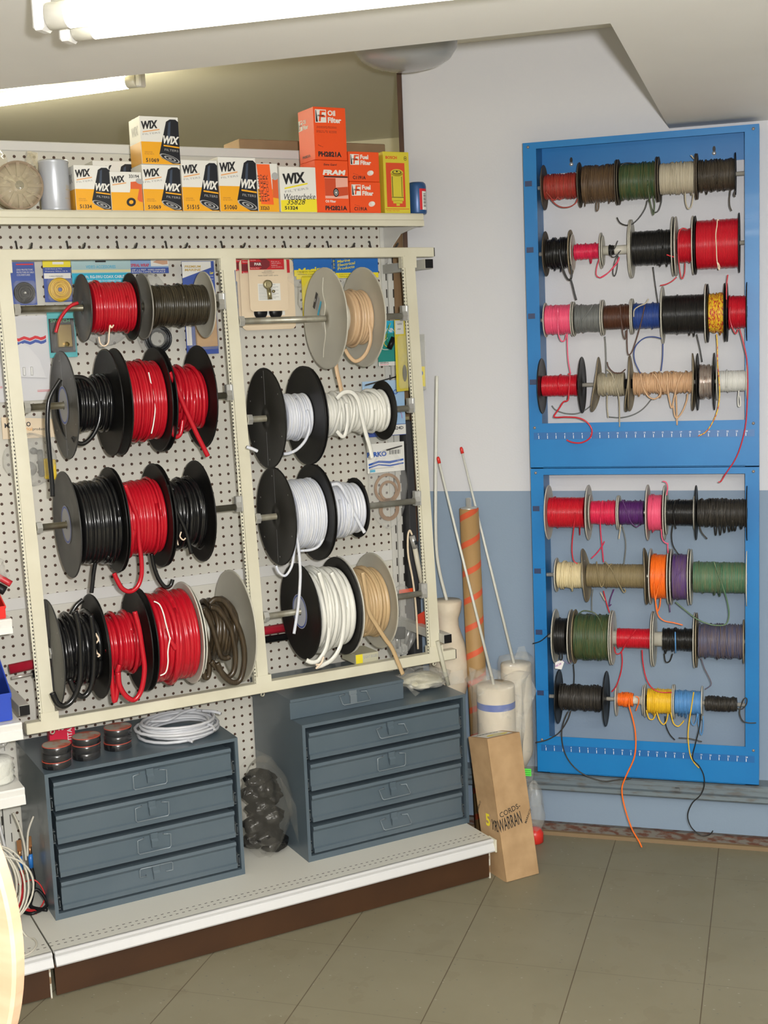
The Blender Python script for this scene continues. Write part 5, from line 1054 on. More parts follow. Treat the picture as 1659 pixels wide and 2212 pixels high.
# battery leads
t = thing('battery_leads', 'short red and black leads with copper lugs in blue sleeves, between coil and left cabinet', 'cable', (.625, 3.24, ZD), FG)
for sx, (x, zz) in enumerate(((-.012, .0), (.014, .004))):
    b = MB(mat('copper_lug', (.45, .22, .10), .35, .9)); b.box((x-.006, -.001, .135+zz), (x+.006, .001, .165+zz), .0004); b.tube([(x, 0, .12), (x, 0, .137+zz)], .005, 10); b.obj('copper_lug', t)
    b = MB(mat('sleeve_blue', (.02, .16, .50), .4)); b.tube([(x, 0, .085), (x, 0, .122)], .006, 10); b.obj('blue_sleeve', t)
    b = MB(BLK if sx else PRR); b.tube(spline([(x, 0, .086), (x+.002, -.01, .05), (x-.01, -.03, .02), (x-.02, -.06, .006), (x+.01, -.10, .006)], 6), .005, 8); b.obj('lead', t)
b = MB(OW); b.tube(spline([(-.02, 0, .24), (-.008, -.004, .20), (.0, -.006, .15), (.001, -.006, .11)], 6), .003, 6); b.tube(spline([(.03, 0, .22), (.012, -.004, .18), (.006, -.006, .12)], 6), .003, 6); b.obj('white_lead', t)
b = MB(mat('thin_red_lead', (.45, .02, .02), .4)); b.tube(spline([(-.03, -.03, .06), (.01, -.05, .07), (.03, -.06, .03), (.01, -.08, .006), (-.02, -.06, .006), (-.03, -.03, .03)], 6), .002, 6); b.obj('red_lead', t)
b = MB(BLK); b.tube(spline([(-.07, -.10, .006), (-.02, -.07, .02), (.012, -.05, .045), (.03, -.08, .012), (-.01, -.10, .006), (-.03, -.08, .006)], 6), .0045, 8); b.obj('black_lead', t)
b = MB(mat('white_rail', (.6, .6, .6), .4)); b.tube([(0, 0, 0), (-.035, .07, .30)], .004, 6); solo(b, 'thin_rod', 'thin white rod leaning against the slotted upright, bottom left', 'rod', (.607, 3.30, ZD), FG)
# red and black handled tool poking through the frame
def tool(label, pts, r, mt, name='tool_handle'):
    t = thing(name, label, 'tool', pts[0], FG); o = Vector(pts[0]); b = MB(mt); b.tube([Vector(p)-o for p in pts], r, 14); b.obj('grip', t); return t, o
a1 = tuple(g_at(20, 1446, 3.30)); a2 = tuple(g_at(150, 1418, 3.30)); c1 = tuple(g_at(550, 1366, 3.30)); c2 = tuple(g_at(640, 1352, 3.30))
b1 = tuple(g_at(25, 1465, 3.285)); b2 = tuple(g_at(70, 1456, 3.285)); b3 = tuple(g_at(640, 1372, 3.285))
t, o = tool('long red tube hanging level behind the reels at the bottom of the frame', [a1, a2, c1, c2], .013, mat('tube_red', (.40, .012, .03), .3, c2=(.33, .01, .025), scale=20), 'red_tube')
t, o = tool('long black bar with a thin shank hanging just below the red tube', [b2, b3], .010, BLK, 'black_bar')
b = MB(STEEL); b.tube([Vector(b1)-o, Vector(b2)-o], .004, 8); b.obj('shank', t)
# ------------------------------------------------------------------ carded goods on the perforated back
def pack(name, label, cat, rect, d, group='carded goods on the perforated back', th=.0012, col=PW, rr=.0, rz=0):
    x0, y0, x1, y1 = rect; a = g_at(x0, y1, d); c = g_at(x1, y1, d); top = g_at((x0+x1)/2, y0, d); bot = g_at((x0+x1)/2, y1, d)
    t = thing(name, label, cat, (a.x, d, bot.z), FG, rz, group=group); w_ = c.x-a.x; h_ = top.z-bot.z
    if col is not None:
        b = MB(col)
        r = rr*w_; pl = []
        for cx_, cz, a0 in ((w_-r, r, -90), (w_-r, h_-r, 0), (r, h_-r, 90), (r, r, 180)):
            for k in range(5 if r else 1):
                an = math.radians(a0+k*22.5); pl.append((cx_+r*math.cos(an), cz+r*math.sin(an)))
        b.prism(pl, 0, th); b.obj('card', t)
    return t, w_, h_
def blister(t, x0, z0, x1, z1, dep, mt=None, name='blister'):
    b = MB(mt or FILM); b.box((x0, -dep, z0), (x1, -.0003, z1), min(.006, dep*.4)); b.obj(name, t)
def ringcoil(t, x, z, r0, r1, y, n, wr, mt, name='coil'):
    b = MB(mt)
    for k in range(n):
        r = r0+(r1-r0)*k/max(1, n-1); dd = .001*math.sin(k*2.3)
        b.tube([(x+dd+r*math.cos(a*math.pi/14), y-.003*((k*5) % 4), z+r*math.sin(a*math.pi/14)) for a in range(29)], wr, 6, caps=False)
    b.obj(name, t)
BC = mat('card_blue', (.045, .09, .36), .45); YC = mat('card_yellow', (.80, .66, .04), .45); CC = mat('card_cyan', (.02, .42, .62), .45); CRC = mat('card_cream', (.78, .64, .46), .55); PALE = mat('card_pale_sky', (.42, .60, .62), .45)
D1 = DP-.03
t, w_, h_ = pack('carded_fitting', 'blue card with a black grommet ring behind the left post, upper left', 'carded part', (24, 566, 81, 659), D1, col=BC)
b = MB(PW); b.text('LEAD PROTECTORS', .30*w_, .80*h_, .04*h_, -.001, .62*w_, 0); b.text('PROTECTORES DE CABLES', .30*w_, .74*h_, .04*h_, -.001, .66*w_, 0); b.text('COUVERTURES', .30*w_, .68*h_, .04*h_, -.001, .5*w_, 0); b.m(PRR).rect(.3*w_, .93*h_, w_*.95, .96*h_, -.001); b.obj('card_print', t)
ringcoil(t, .52*w_, .28*h_, .004, .024, -.008, 6, .0035, BLK, 'grommet_ring'); b = MB(CHROME); b.lathe([(-.02, 0), (-.02, .003), (-.01, .004)], 'y', (.52*w_, 0, .28*h_), 12); b.obj('stud', t); blister(t, .12*w_, .02*h_, .95*w_, .56*h_, .022)
t, w_, h_ = pack('carded_wire_coil', 'yellow and blue card holding a coil of yellow wire, upper left', 'carded part', (98, 562, 158, 652), D1, col=BC)
b = MB(PYL); b.rect(0, .83*h_, w_, h_, -.0006); b.m(PW).rect(.02*w_, .56*h_, .98*w_, .69*h_, -.0006); b.rect(.35*w_, .90*h_, .75*w_, .96*h_, -.0008); b.text('14 GA Hook-up Wire', .08*w_, .77*h_, .04*h_, -.0008, .6*w_, 0); b.text('Primary Wire 15 ft', .08*w_, .71*h_, .04*h_, -.0008, .8*w_, 0); b.m(PK).text('CABLE PRIMAIRE', .2*w_, .60*h_, .03*h_, -.001, .5*w_, 0); b.obj('card_print', t)
ringcoil(t, .53*w_, .29*h_, .008, .0285, -.010, 9, .0028, mat('coil_yellow', (.75, .47, .02), .35), 'wire_coil'); blister(t, .08*w_, .02*h_, .97*w_, .56*h_, .022)
t, w_, h_ = pack('bagged_cable', 'bagged coax cable with a pale blue header card, behind the thin red cable reel', 'bagged part', (166, 560, 293, 745), D1-.006, col=None)
b = MB(PALE); b.prism([(0, .72*h_), (w_, .72*h_), (w_, h_), (0, h_)], -.001, .001); b.m(mat('card_straw', (.72, .68, .40), .5)).rect(0, .85*h_, w_, .88*h_, -.0015); b.m(CC).rect(0, .72*h_, w_, .84*h_, -.0014)
b.m(PCY).text('VIDEO ACCESSORIES', .24*w_, .895*h_, .035*h_, -.0018, .5*w_, .01); b.m(PW).text('25 Ft. RG-59/U COAX CABLE', .15*w_, .78*h_, .035*h_, -.0018, .73*w_, .015); b.text('F CONNECTORS TO F CONNECTORS', .22*w_, .74*h_, .02*h_, -.0018, .6*w_, 0); b.m(PK).rect(.40*w_, .965*h_, .58*w_, .985*h_, -.0018); b.obj('header_card', t)
ringcoil(t, .5*w_, .34*h_, .022, .04, -.004, 6, .003, mat('coil_grey', (.25, .25, .24), .4), 'cable'); b = baggy(w_*.5, .012, h_*.37, (w_*.5, -.004, h_*.36), FILM2, 71, 24, 14, .04); b.obj('bag_film', t)
t, w_, h_ = pack('bagged_spiral_wrap', 'bag of dark spiral wrap with a red lettered header, behind the grimy black reel', 'bagged part', (292, 560, 376, 775), D1-.004, col=None)
b = MB(mat('card_skyblue', (.25, .40, .65), .45)); b.prism([(0, .86*h_), (w_, .86*h_), (w_, h_), (0, h_)], -.001, .001); b.m(PW).rect(.55*w_, .93*h_, w_, h_, -.0014); b.m(mat('skin_tone_print', (.60, .35, .22), .5)).poly([(.6*w_, .97*h_), (.85*w_, .945*h_), (.98*w_, .95*h_), (.98*w_, .985*h_), (.7*w_, .99*h_)], -.0016)
b.m(BC).rect(0, .86*h_, w_, .915*h_, -.0014); b.m(PRR).text('SPIRAL WRAP', .04*w_, .925*h_, .032*h_, -.0018, .46*w_, .03); b.m(PW).text('3/8" x 6 FEET  WIRE HARNESS', .06*w_, .888*h_, .016*h_, -.0018, .85*w_, .01); b.text('ENVELOPPE SPIRALE', .06*w_, .868*h_, .014*h_, -.0018, .85*w_, 0); b.obj('header_card', t)
ringcoil(t, .58*w_, .20*h_, .022, .036, -.010, 9, .0035, mat('spiral_black', (.02, .022, .025), .25), 'spiral_wrap'); b = baggy(w_*.50, .018, h_*.43, (w_*.5, -.006, h_*.43), FILM2, 72, 24, 14, .05); b.obj('bag_film', t)
t, w_, h_ = pack('carded_pump_part', 'big blue and white card with a tan wooden piece, upper middle beside the post', 'carded part', (404, 564, 473, 765), D1-.008, col=BC)
b = MB(PW); b.poly([(.0, .82*h_), (.9*w_, .93*h_), (.9*w_, h_*.995), (.0, h_*.995)], -.0008); b.m(mat('logo_mustard', (.60, .42, .12), .5)).text('PREMIUM', .08*w_, .93*h_, .025*h_, -.0012, .5*w_, .03, .1); b.text('MARINE', .08*w_, .895*h_, .025*h_, -.0012, .5*w_, .03, .1)
b.m(PYL).text('Lav', .85*w_, .86*h_, .03*h_, -.0012, .12*w_, .03, .2); b.m(PW).text('Pompe de lavage', .60*w_, .83*h_, .015*h_, -.0012, .36*w_, 0); b.text('Bomba interior', .60*w_, .80*h_, .015*h_, -.0012, .36*w_, 0); b.rect(.02*w_, .1*h_, .18*w_, .6*h_, -.0007); b.obj('card_print', t)
b = MB(mat('pine_wood', (.62, .38, .17), .6, c2=(.52, .30, .12), scale=8, stretch=(1, 1, 5))); b.box((.28*w_, -.016, .08*h_), (.93*w_, -.002, .62*h_), .002); b.obj('wood_block', t); blister(t, .04*w_, .05*h_, .97*w_, .66*h_, .024)
t, w_, h_ = pack('carded_switch', 'card with a brass switch under clear plastic, next to the first reel', 'carded part', (108, 664, 168, 772), D1-.004, col=mat('card_aqua', (.10, .45, .48), .5))
b = MB(PK); b.rect(.04*w_, .10*h_, .94*w_, .78*h_, -.0006); b.m(mat('print_dark_green', (.06, .30, .14), .5)).text('SWITCH', .10*w_, .70*h_, .07*h_, -.0010, .70*w_, .03); b.obj('card_print', t)
BRS = mat('brass', (.45, .33, .12), .3, .9); b = MB(BRS); b.box((.28*w_, -.016, .20*h_), (.80*w_, -.002, .66*h_), .002); b.lathe([(-.017, .007), (-.024, .0065), (-.036, .004), (-.038, 0)], 'y', (.56*w_, 0, .26*h_), 16); b.obj('brass_switch', t); blister(t, .06*w_, .10*h_, .94*w_, .74*h_, .026)
t, w_, h_ = pack('carded_vent', 'large white card with red and blue waves and a pointed white moulding, far left', 'carded part', (-70, 683, 115, 868), D1+.004, col=mat('card_cool_white', (.62, .62, .64), .45))
for mt_, off in ((PRR, 0), (BC, -.045)):
    b = MB(mt_); ps = []; N = 30
    for k in range(N+1): ps.append((k/N*w_*.97, (.70+off+.012*math.sin(k*1.5)+.02*k/N)*h_))
    vs = [(x, -.0008, z) for x, z in ps]+[(x, -.0008, z+.035*h_) for x, z in ps]; b.add(vs, [(k, k+1, N+2+k, N+1+k) for k in range(N)]); b.obj('wave_stripe', t)
b = MB(mat('moulding_white', (.66, .66, .68), .35))
pl = [(.50*w_, .30*h_), (.92*w_, .26*h_), (.86*w_, .48*h_), (.74*w_, .64*h_), (.66*w_, .68*h_), (.50*w_, .60*h_)]; b.prism(pl, -.014, -.001)
b.obj('moulding', t)
for k in range(3): b = MB(CHROME); b.box(((.56+.09*k)*w_, -.018, .30*h_), ((.59+.09*k)*w_, -.014, .40*h_), .001); b.obj('clip', t)
b = MB(PRR); b.rect(.82*w_, .115*h_, .98*w_, .12*h_, -.0008); b.rect(.82*w_, .10*h_, .98*w_, .105*h_, -.0008); b.text('Satin', .30*w_, .16*h_, .04*h_, -.0008, None, 0, .3); b.obj('card_print', t)
t, w_, h_ = pack('bagged_electrical_part', 'bag with a cream header reading electrical products, behind the second rod end, left', 'bagged part', (14, 897, 126, 1045), D1-.008, col=None)
b = MB(CRC); b.prism([(0, .68*h_), (w_, .66*h_), (w_, .93*h_), (0, h_)], -.001, .001); b.m(PK).text('MARINCO', .05*w_, .84*h_, .07*h_, -.0015, .50*w_, .03); b.text('products', .58*w_, .77*h_, .05*h_, -.0015, .26*w_, .01, .0, -.05); b.m(mat('print_orange_ink', (.75, .35, .05), .5)).text('electrical', .30*w_, .79*h_, .05*h_, -.0015, .27*w_, .01, 0, -.05); b.obj('header_card', t)
b = MB(mat('bag_yellow_part', (.72, .50, .02), .4)); b.box((.72*w_, -.020, .06*h_), (.84*w_, -.004, .36*h_), .002); b.box((.88*w_, -.020, .04*h_), (.95*w_, -.004, .34*h_), .002); b.obj('yellow_part', t)
b = MB(mat('bag_grey_part', (.12, .12, .11), .3)); b.box((.62*w_, -.018, .10*h_), (.72*w_, -.003, .5*h_), .003); b.lathe([(-.014, 0), (-.016, .008), (0, .009)], 'y', (.56*w_, 0, .48*h_), 14); b.obj('grey_part', t)
b = MB(CHROME); b.lathe([(-.02, 0), (-.018, .014), (-.004, .02)], 'y', (.45*w_, 0, .22*h_), 22); b.obj('silver_cap', t)
b = baggy(w_*.52, .020, h_*.38, (w_*.5, -.010, h_*.36), FILM2, 73, 26, 14, .07); b.obj('bag_film', t)
# right bay, cream and red cards
def par(rect, d, lab, front):
    t, w_, h_ = pack('carded_fitting', lab, 'carded part', rect, d, col=CRC, rr=.09, th=.0015)
    b = MB(PRR); b.rect(.04*w_, (.78 if front else .80)*h_, .93*w_, .985*h_, -.0006); b.m(mat('print_maroon', (.22, .02, .03), .5)).poly([(.28*w_, .985*h_), (.46*w_, .985*h_), (.56*w_, .93*h_), (.56*w_, .85*h_), (.46*w_, .785*h_), (.28*w_, .785*h_), (.35*w_, .83*h_), (.04*w_, .83*h_), (.04*w_, .93*h_), (.35*w_, .93*h_)], -.0009)
    b.m(PW).text('PAR', .16*w_, .86*h_, .05*h_, -.0012, .18*w_, .04)
    for k in range(4): b.text(('Put on a', 'spare part', 'before', 'you need it')[k], .60*w_, (.92-.035*k)*h_, .02*h_, -.0012, (.2, .24, .15, .28)[k]*w_, 0)
    b.text('Genuine', .06*w_, .95*h_, .02*h_, -.0012, .14*w_, 0); b.text('Service Parts', .06*w_, .80*h_, .02*h_, -.0012, .22*w_, 0)
    b.m(PK)
    for k in range(4): b.text(('37116-0001', 'CONNECTING ROD KIT', 'For Pump Models', '36600 36680 36800 36970'), 0, 0, 0) if False else b.text(('37116-0001', 'CONNECTING ROD KIT', 'For Pump Models', '36600 36680 36800 36970')[k], (.40, .34, .38, .24)[k]*w_, (.745-.028*k)*h_, .016*h_, -.0008, (.2, .32, .24, .52)[k]*w_, 0)
    b.m(PW).rect(.22*w_, .20*h_, .80*w_, .52*h_, -.0005); b.m(PGY)
    for k in range(14): b.rect(.24*w_, (.22+.021*k)*h_, (.60+.15*((k*7) % 3)/2)*w_, (.227+.021*k)*h_, -.0009)
    b.obj('card_print', t)
    return t, w_, h_
par((512, 556, 612, 700), D1+.012, 'rearmost cream card with red header in the right bay, mostly covered', False)
t, w_, h_ = par((524, 559, 640, 712), D1+.002, 'cream card with red header in the right bay holding two black domed caps', False)
for x in (.34, .62): b = MB(BLK); b.lathe([(-.015, 0), (-.014, .012), (-.008, .0185), (-.002, .020)], 'y', (x*w_, 0, .245*h_), 24); b.obj('rubber_cap', t)
t, w_, h_ = par((541, 557, 624, 672), D1-.016, 'front cream card with red header in the right bay carrying a brass rod end', True)
BR2 = mat('dull_brass', (.40, .35, .20), .35, .8); b = MB(BR2); b.lathe([(-.010, .006), (-.012, .012), (-.003, .013), (-.001, .007)], 'y', (.46*w_, 0, .50*h_), 28); b.lathe([(-.011, 0), (-.011, .0065)], 'y', (.46*w_, 0, .50*h_), 16); b.tube([(.48*w_, -.006, .42*h_), (.50*w_, -.006, .22*h_)], .0065, 14); b.tube([(.60*w_, -.004, .37*h_), (.60*w_, -.009, .37*h_)], .0045, 6); b.obj('rod_end', t)
t, w_, h_ = pack('carded_tube', 'tall narrow blue blister pack right beside the middle post', 'carded part', (498, 575, 518, 762), D1+.008, col=BC)
b = MB(PYL); b.text('nap', .3*w_, .92*h_, .03*h_, -.0008, .6*w_, .03); b.text('up', .3*w_, .88*h_, .03*h_, -.0008, .5*w_, .03); b.obj('card_print', t); blister(t, .05*w_, .02*h_, .95*w_, .84*h_, .02, film('blue_tint_film', (.35, .50, .75), .4, .15))
YG = mat('yellow_vinyl', (.75, .62, .03), .35)
for rect, d, lab, yl in (((620, 558, 668, 620), D1+.012, 'blue and yellow header card behind the yellow vinyl bag, right bay', 0), ((640, 556, 722, 690), D1-.004, 'bag of yellow vinyl cord boots with a blue marine header, beside the big cream reel', 1), ((722, 558, 745, 660), D1+.014, 'blue and yellow marine header card, behind the front one', 0), ((728, 558, 820, 668), D1-.002, 'blue and yellow Marine Electrical Products header card with a clear bag, upper right', 2)):
    t, w_, h_ = pack('bagged_electrical_part', lab, 'bagged part', rect, d, col=None); b = MB(mat('header_blue', (.02, .16, .55), .4))
    z0 = (.62, .70, .62, .68)[0 if yl == 0 else yl]*h_; b.prism([(0, z0), (w_, z0), (w_, h_), (0, h_)], -.001, .001); b.m(PYL).rect(0, z0, w_, z0+.10*h_, -.0014)
    if yl != 1:
        for k, s_ in enumerate(('Marine', 'Electrical', 'Products')): b.text(s_, .05*w_, h_*(.93-.07*k)-.02*h_, .055*h_, -.0016, (.30, .42, .40)[k]*w_ if yl == 2 else .8*w_, .02, .15, .12)
    else:
        b.rect(.05*w_, z0-.05*h_, .9*w_, z0, -.0016); b.text('Marine', .10*w_, z0+.02*h_, .10*h_, -.0016, .75*w_, .03, .15, .10)
    b.m(PK).text('CAUTION: COMPRESSION', .08*w_, z0+.06*h_, .02*h_, -.0018, .7*w_, 0); b.text('TERMINAUX A COMPRESSION', .08*w_, z0+.02*h_, .02*h_, -.0018, .6*w_, 0); b.obj('header_card', t)
    if yl == 1:
        b = MB(YG); b.lathe([(-.022, 0), (-.02, .02), (-.01, .028), (-.002, .03)], 'y', (.45*w_, 0, .40*h_), 24); b.box((.15*w_, -.014, .02*h_), (.5*w_, -.003, .7*h_), .004); b.obj('yellow_boot', t)
    b = baggy(w_*.5, .016, z0*.52, (w_*.5, -.006, z0*.5), FILM, 80+int(rect[0]), 22, 12, .08); b.obj('bag_film', t)
t, w_, h_ = pack('carded_connector', 'teal card with a black and yellow wired connector, right edge of the back panel', 'carded part', (818, 693, 858, 790), D1-.03, col=mat('card_teal', (.02, .28, .24), .45))
b = MB(CC); b.rect(0, .72*h_, w_, h_, -.0006); b.m(PW).text('CONN', .05*w_, .74*h_, .10*h_, -.0009, .9*w_, .03); b.rect(0, 0, w_, .09*h_, -.0006); b.m(PK).text('GENERAL', .05*w_, .055*h_, .03*h_, -.0009, .5*w_, .02); b.m(mat('print_pink', (.75, .25, .35), .5)).text('GENERAL', .05*w_, .015*h_, .03*h_, -.0009, .5*w_, .02); b.obj('card_print', t)
b = MB(BLK); b.tube([(.45*w_, -.016, .38*h_), (.72*w_, -.018, .62*h_)], .0085, 10); b.obj('connector_body', t)
for mt_, P in ((YG, [(.45*w_, -.014, .4*h_), (.2*w_, -.016, .5*h_), (.35*w_, -.016, .7*h_), (.6*w_, -.014, .95*h_)]), (PW, [(.42*w_, -.016, .36*h_), (.08*w_, -.018, .38*h_), (.10*w_, -.018, .5*h_), (.4*w_, -.016, .62*h_)]), (mat('wire_green', (.03, .25, .06), .4), [(.5*w_, -.014, .42*h_), (.3*w_, -.02, .6*h_), (.5*w_, -.016, .9*h_)])):
    b = MB(mt_); b.tube(spline(P, 5), .0012, 6); b.obj('lead', t)
t, w_, h_ = pack('carded_adapter', 'yellow blister card hanging edge-on beside the right post, white label on top', 'carded part', (858, 690, 898, 845), DF(1.5)+.045, col=YG, rz=.5)
b = MB(PW); b.rect(.02*w_, .80*h_, .75*w_, .99*h_, -.0008); b.m(PK).text('ADAPTER', .2*w_, .93*h_, .02*h_, -.001, .4*w_, 0); b.text('6-WAY', .2*w_, .86*h_, .02*h_, -.001, .3*w_, .02); b.m(mat('tool_print_dark', (.10, .09, .03), .5)).ell(.7*w_, .25*h_, .2*w_, .12*h_, -.0009); b.obj('card_print', t); blister(t, .05*w_, .04*h_, .7*w_, .78*h_, .02)
t, w_, h_ = pack('carded_adapter', 'yellow and blue blister pack sticking out to the right of the frame', 'carded part', (902, 722, 921, 842), DF(1.5)+.03, col=mat('bag_grey', (.38, .38, .36), .4))
b = MB(YG); b.rect(.1*w_, .06*h_, .9*w_, .42*h_, -.0008); b.m(PBL).ell(.45*w_, .30*h_, .22*w_, .05*h_, -.001); b.obj('card_print', t); blister(t, .1*w_, .0*h_, .95*w_, .9*h_, .015)
t, w_, h_ = pack('carded_kit', 'blue and white card with a number label behind the small black end flange', 'carded part', (787, 822, 877, 942), D1-.012, col=mat('card_lightblue', (.25, .45, .72), .4, c2=(.55, .70, .85), scale=3))
b = MB(BC); b.rect(0, 0, w_, .20*h_, -.0005); b.m(PBL).text('DOO', .50*w_, .74*h_, .09*h_, -.0008, .34*w_, .01); b.m(PW).rect(.62*w_, .01*h_, w_, .19*h_, -.0009); b.m(PK).text('7824D', .66*w_, .10*h_, .06*h_, -.0011, .28*w_, .02); b.m(mat('print_magenta', (.6, .03, .25), .5)); b.tube([(.70*w_+.22*w_*math.cos(a*.2), -.0012, .30*h_+.22*h_*math.sin(a*.2)) for a in range(0, 9)], .0006, 4); b.obj('card_print', t)
t, w_, h_ = pack('bagged_gasket_set', 'clear bag of two brown ring gaskets with a white and blue wave header, right side', 'bagged part', (799, 956, 879, 1140), D1-.04, col=None)
b = MB(PW); b.prism([(0, .66*h_), (w_, .66*h_), (w_, h_), (0, h_)], -.001, .001)
b.m(PBL).text('PERKO', -.02*w_+.02*w_, .845*h_, .06*h_, -.0014, .52*w_, .05); b.poly([(.03*w_, .745*h_), (.3*w_, .775*h_), (.6*w_, .755*h_), (.97*w_, .78*h_), (.97*w_, .80*h_), (.6*w_, .785*h_), (.3*w_, .80*h_), (.03*w_, .77*h_)], -.0014); b.poly([(.03*w_, .715*h_), (.3*w_, .745*h_), (.6*w_, .72*h_), (.97*w_, .74*h_), (.97*w_, .755*h_), (.6*w_, .74*h_), (.3*w_, .76*h_), (.03*w_, .735*h_)], -.0014); b.m(PCY).rect(.06*w_, .67*h_, .2*w_, .70*h_, -.0014)
b.m(PK).rect(.04*w_, .708*h_, .7*w_, .711*h_, -.0014)
for k in range(12): b.rect((.60+.025*k)*w_, .86*h_, (.60+.025*k+(.009 if k % 3 else .017))*w_, .91*h_, -.0014)
b.obj('header_card', t)
RG = mat('cork_gasket', (.26, .15, .08), .6, c2=(.34, .21, .12), scale=40)
for (x, z, ro, ri) in ((.50, .47, .0445, .036), (.50, .44, .031, .023), (.50, .22, .034, .022)):
    b = MB(RG); b.lathe([(-.003, ri), (-.003, ro), (-.001, ro), (-.001, ri)], 'y', (x*w_, -.006 if ro < .04 else -.001, z*h_), 40, None, False, True); b.obj('ring_gasket', t)
b = baggy(w_*.52, .012, h_*.46, (w_*.5, -.006, h_*.46), FILM, 90, 26, 16, .05); b.obj('bag_film', t)
for (p, q, lab) in (((790, 832), (862, 812), 'peg hook holding the blue kit card at the right'), ((836, 972), (886, 958), 'peg hook in front of the gasket bag at the right')):
    a = g_at(*p, DF(1.4)+.07); c = g_at(*q, DP-.0); b = MB(mat('dark_wire_hook', (.10, .09, .08), .35, .8)); b.tube([(0, 0, 0), tuple(c-a)], .0022, 6); solo(b, 'peg_hook', lab, 'peg hook', tuple(a), FG)
# lower right of the bay
t, w_, h_ = pack('small_box', 'small flat yellow and grey box standing on the bottom bar of the right bay', 'box', (769, 1411, 818, 1432), DF(.6)+.04, group=None, col=None)
b = MB(mat('box_yellow_grey', (.52, .50, .36), .5)); b.box((0, 0, 0), (w_, .09, h_), .001); b.m(PYL).rect(.0, 0, .3*w_, h_, -.0006); b.m(PGY).text('LIGHT BULBS', .35*w_, .5*h_, .3*h_, -.0006, .6*w_, .02); b.obj('carton', t)
t, w_, h_ = pack('plastic_bag', 'hanging clear bag of grey and black hardware behind the tan cable reel', 'plastic bag', (835, 1262, 903, 1412), D1-.03, col=None)
b = MB(mat('hardware_dark', (.05, .05, .05), .3, .4)); b.box((.06*w_, -.014, .55*h_), (.40*w_, -.004, .83*h_), .002); b.box((.2*w_, -.016, .25*h_), (.5*w_, -.002, .42*h_), .003, M=Matrix.Rotation(.1, 4, 'Y')); b.obj('black_part', t)
b = MB(PRD); b.rect(.45*w_, .86*h_, .9*w_, .93*h_, -.005); b.obj('orange_label', t); b = MB(CHROME); b.tube([(.55*w_, -.01, .15*h_), (.75*w_, -.01, .40*h_)], .006, 8); b.tube([(.3*w_, -.01, .10*h_), (.3*w_, -.01, .30*h_)], .004, 8); b.obj('metal_part', t)
b = baggy(w_*.50, .016, h_*.50, (w_*.5, -.006, h_*.5), FILM2, 95, 26, 16, .06); b.obj('bag_film', t)
# ------------------------------------------------------------------ corner: board, tube, buoys, box
b = MB(mat('dark_panel', (.035, .035, .038), .5)); b.box((0, 0, 0), (.05, .05, .92), .003)
p = g_at(888, 1380, DP+.045); solo(b, 'dark_post', 'tall dark grey post standing behind the right end of the gondola', 'post', (1.872, DP-.035, .35), FG)
b = MB(mat('brown_board', (.27, .17, .09), .6, c2=(.22, .13, .06), scale=6, stretch=(6, 6, 1))); b.box((0, 0, 0), (.035, .02, .62), .001); solo(b, 'brown_board', 'narrow brown board seen between the gondola upright and the wall end', 'board', (1.872, DP+.006, 1.28), FG)
# handheld wand with curled lead
t = thing('antenna_lead', 'white antenna base with a curved cream lead hanging behind the right post', 'antenna', tuple(g_at(893, 1160, 3.26)), FG)
o = g_at(893, 1160, 3.26)
def loc(x, y, d=3.26): return g_at(x, y, d)-o
b = MB(mat('ivory_plastic', (.66, .62, .50), .4)); b.tube([loc(896, 1182), loc(902, 1215), loc(915, 1275)], .0075, 12); b.obj('antenna_base', t)
b = MB(CHROME); b.tube([loc(890, 1158), loc(897, 1184)], .0085, 12); b.m(GREYD).tube([loc(893, 1168), loc(896, 1176)], .0088, 12); b.obj('connector', t)
b = MB(CRC); b.tube(spline([loc(890, 1155), loc(885, 1146), loc(881, 1160), loc(882, 1200), loc(892, 1255), loc(899, 1320), loc(903, 1402)], 7), .003, 8); b.obj('lead', t)
b = MB(mat('bag_orange_red', (.70, .06, .03), .5)); q0 = g_at(902, 1345, 3.27); b.add([tuple(g_at(x, y, 3.27+.004*k)-q0) for k, (x, y) in enumerate(((902, 1328), (920, 1318), (958, 1310), (968, 1318), (930, 1335), (916, 1358), (903, 1352)))], [(0, 1, 5, 6), (1, 2, 3, 4), (1, 4, 5)], False)
b.add([tuple(g_at(x, y, 3.275+.004*k)-q0) for k, (x, y) in enumerate(((902, 1328), (920, 1318), (958, 1310), (968, 1318), (930, 1335), (916, 1358), (903, 1352)))], [(6, 5, 1, 0), (4, 3, 2, 1), (5, 4, 1)], False)
solo(b, 'orange_bag', 'torn piece of red-orange printed bag behind the right post', 'plastic bag', tuple(q0), FG)
FOAM = mat('white_foam', (.66, .58, .46), .75, c2=(.60, .52, .40), scale=25, bump=.15)
FGL = mat('fibreglass_white', (.66, .66, .60), .4)
def gw(x, y, Y): return w_at(x, y, Y)
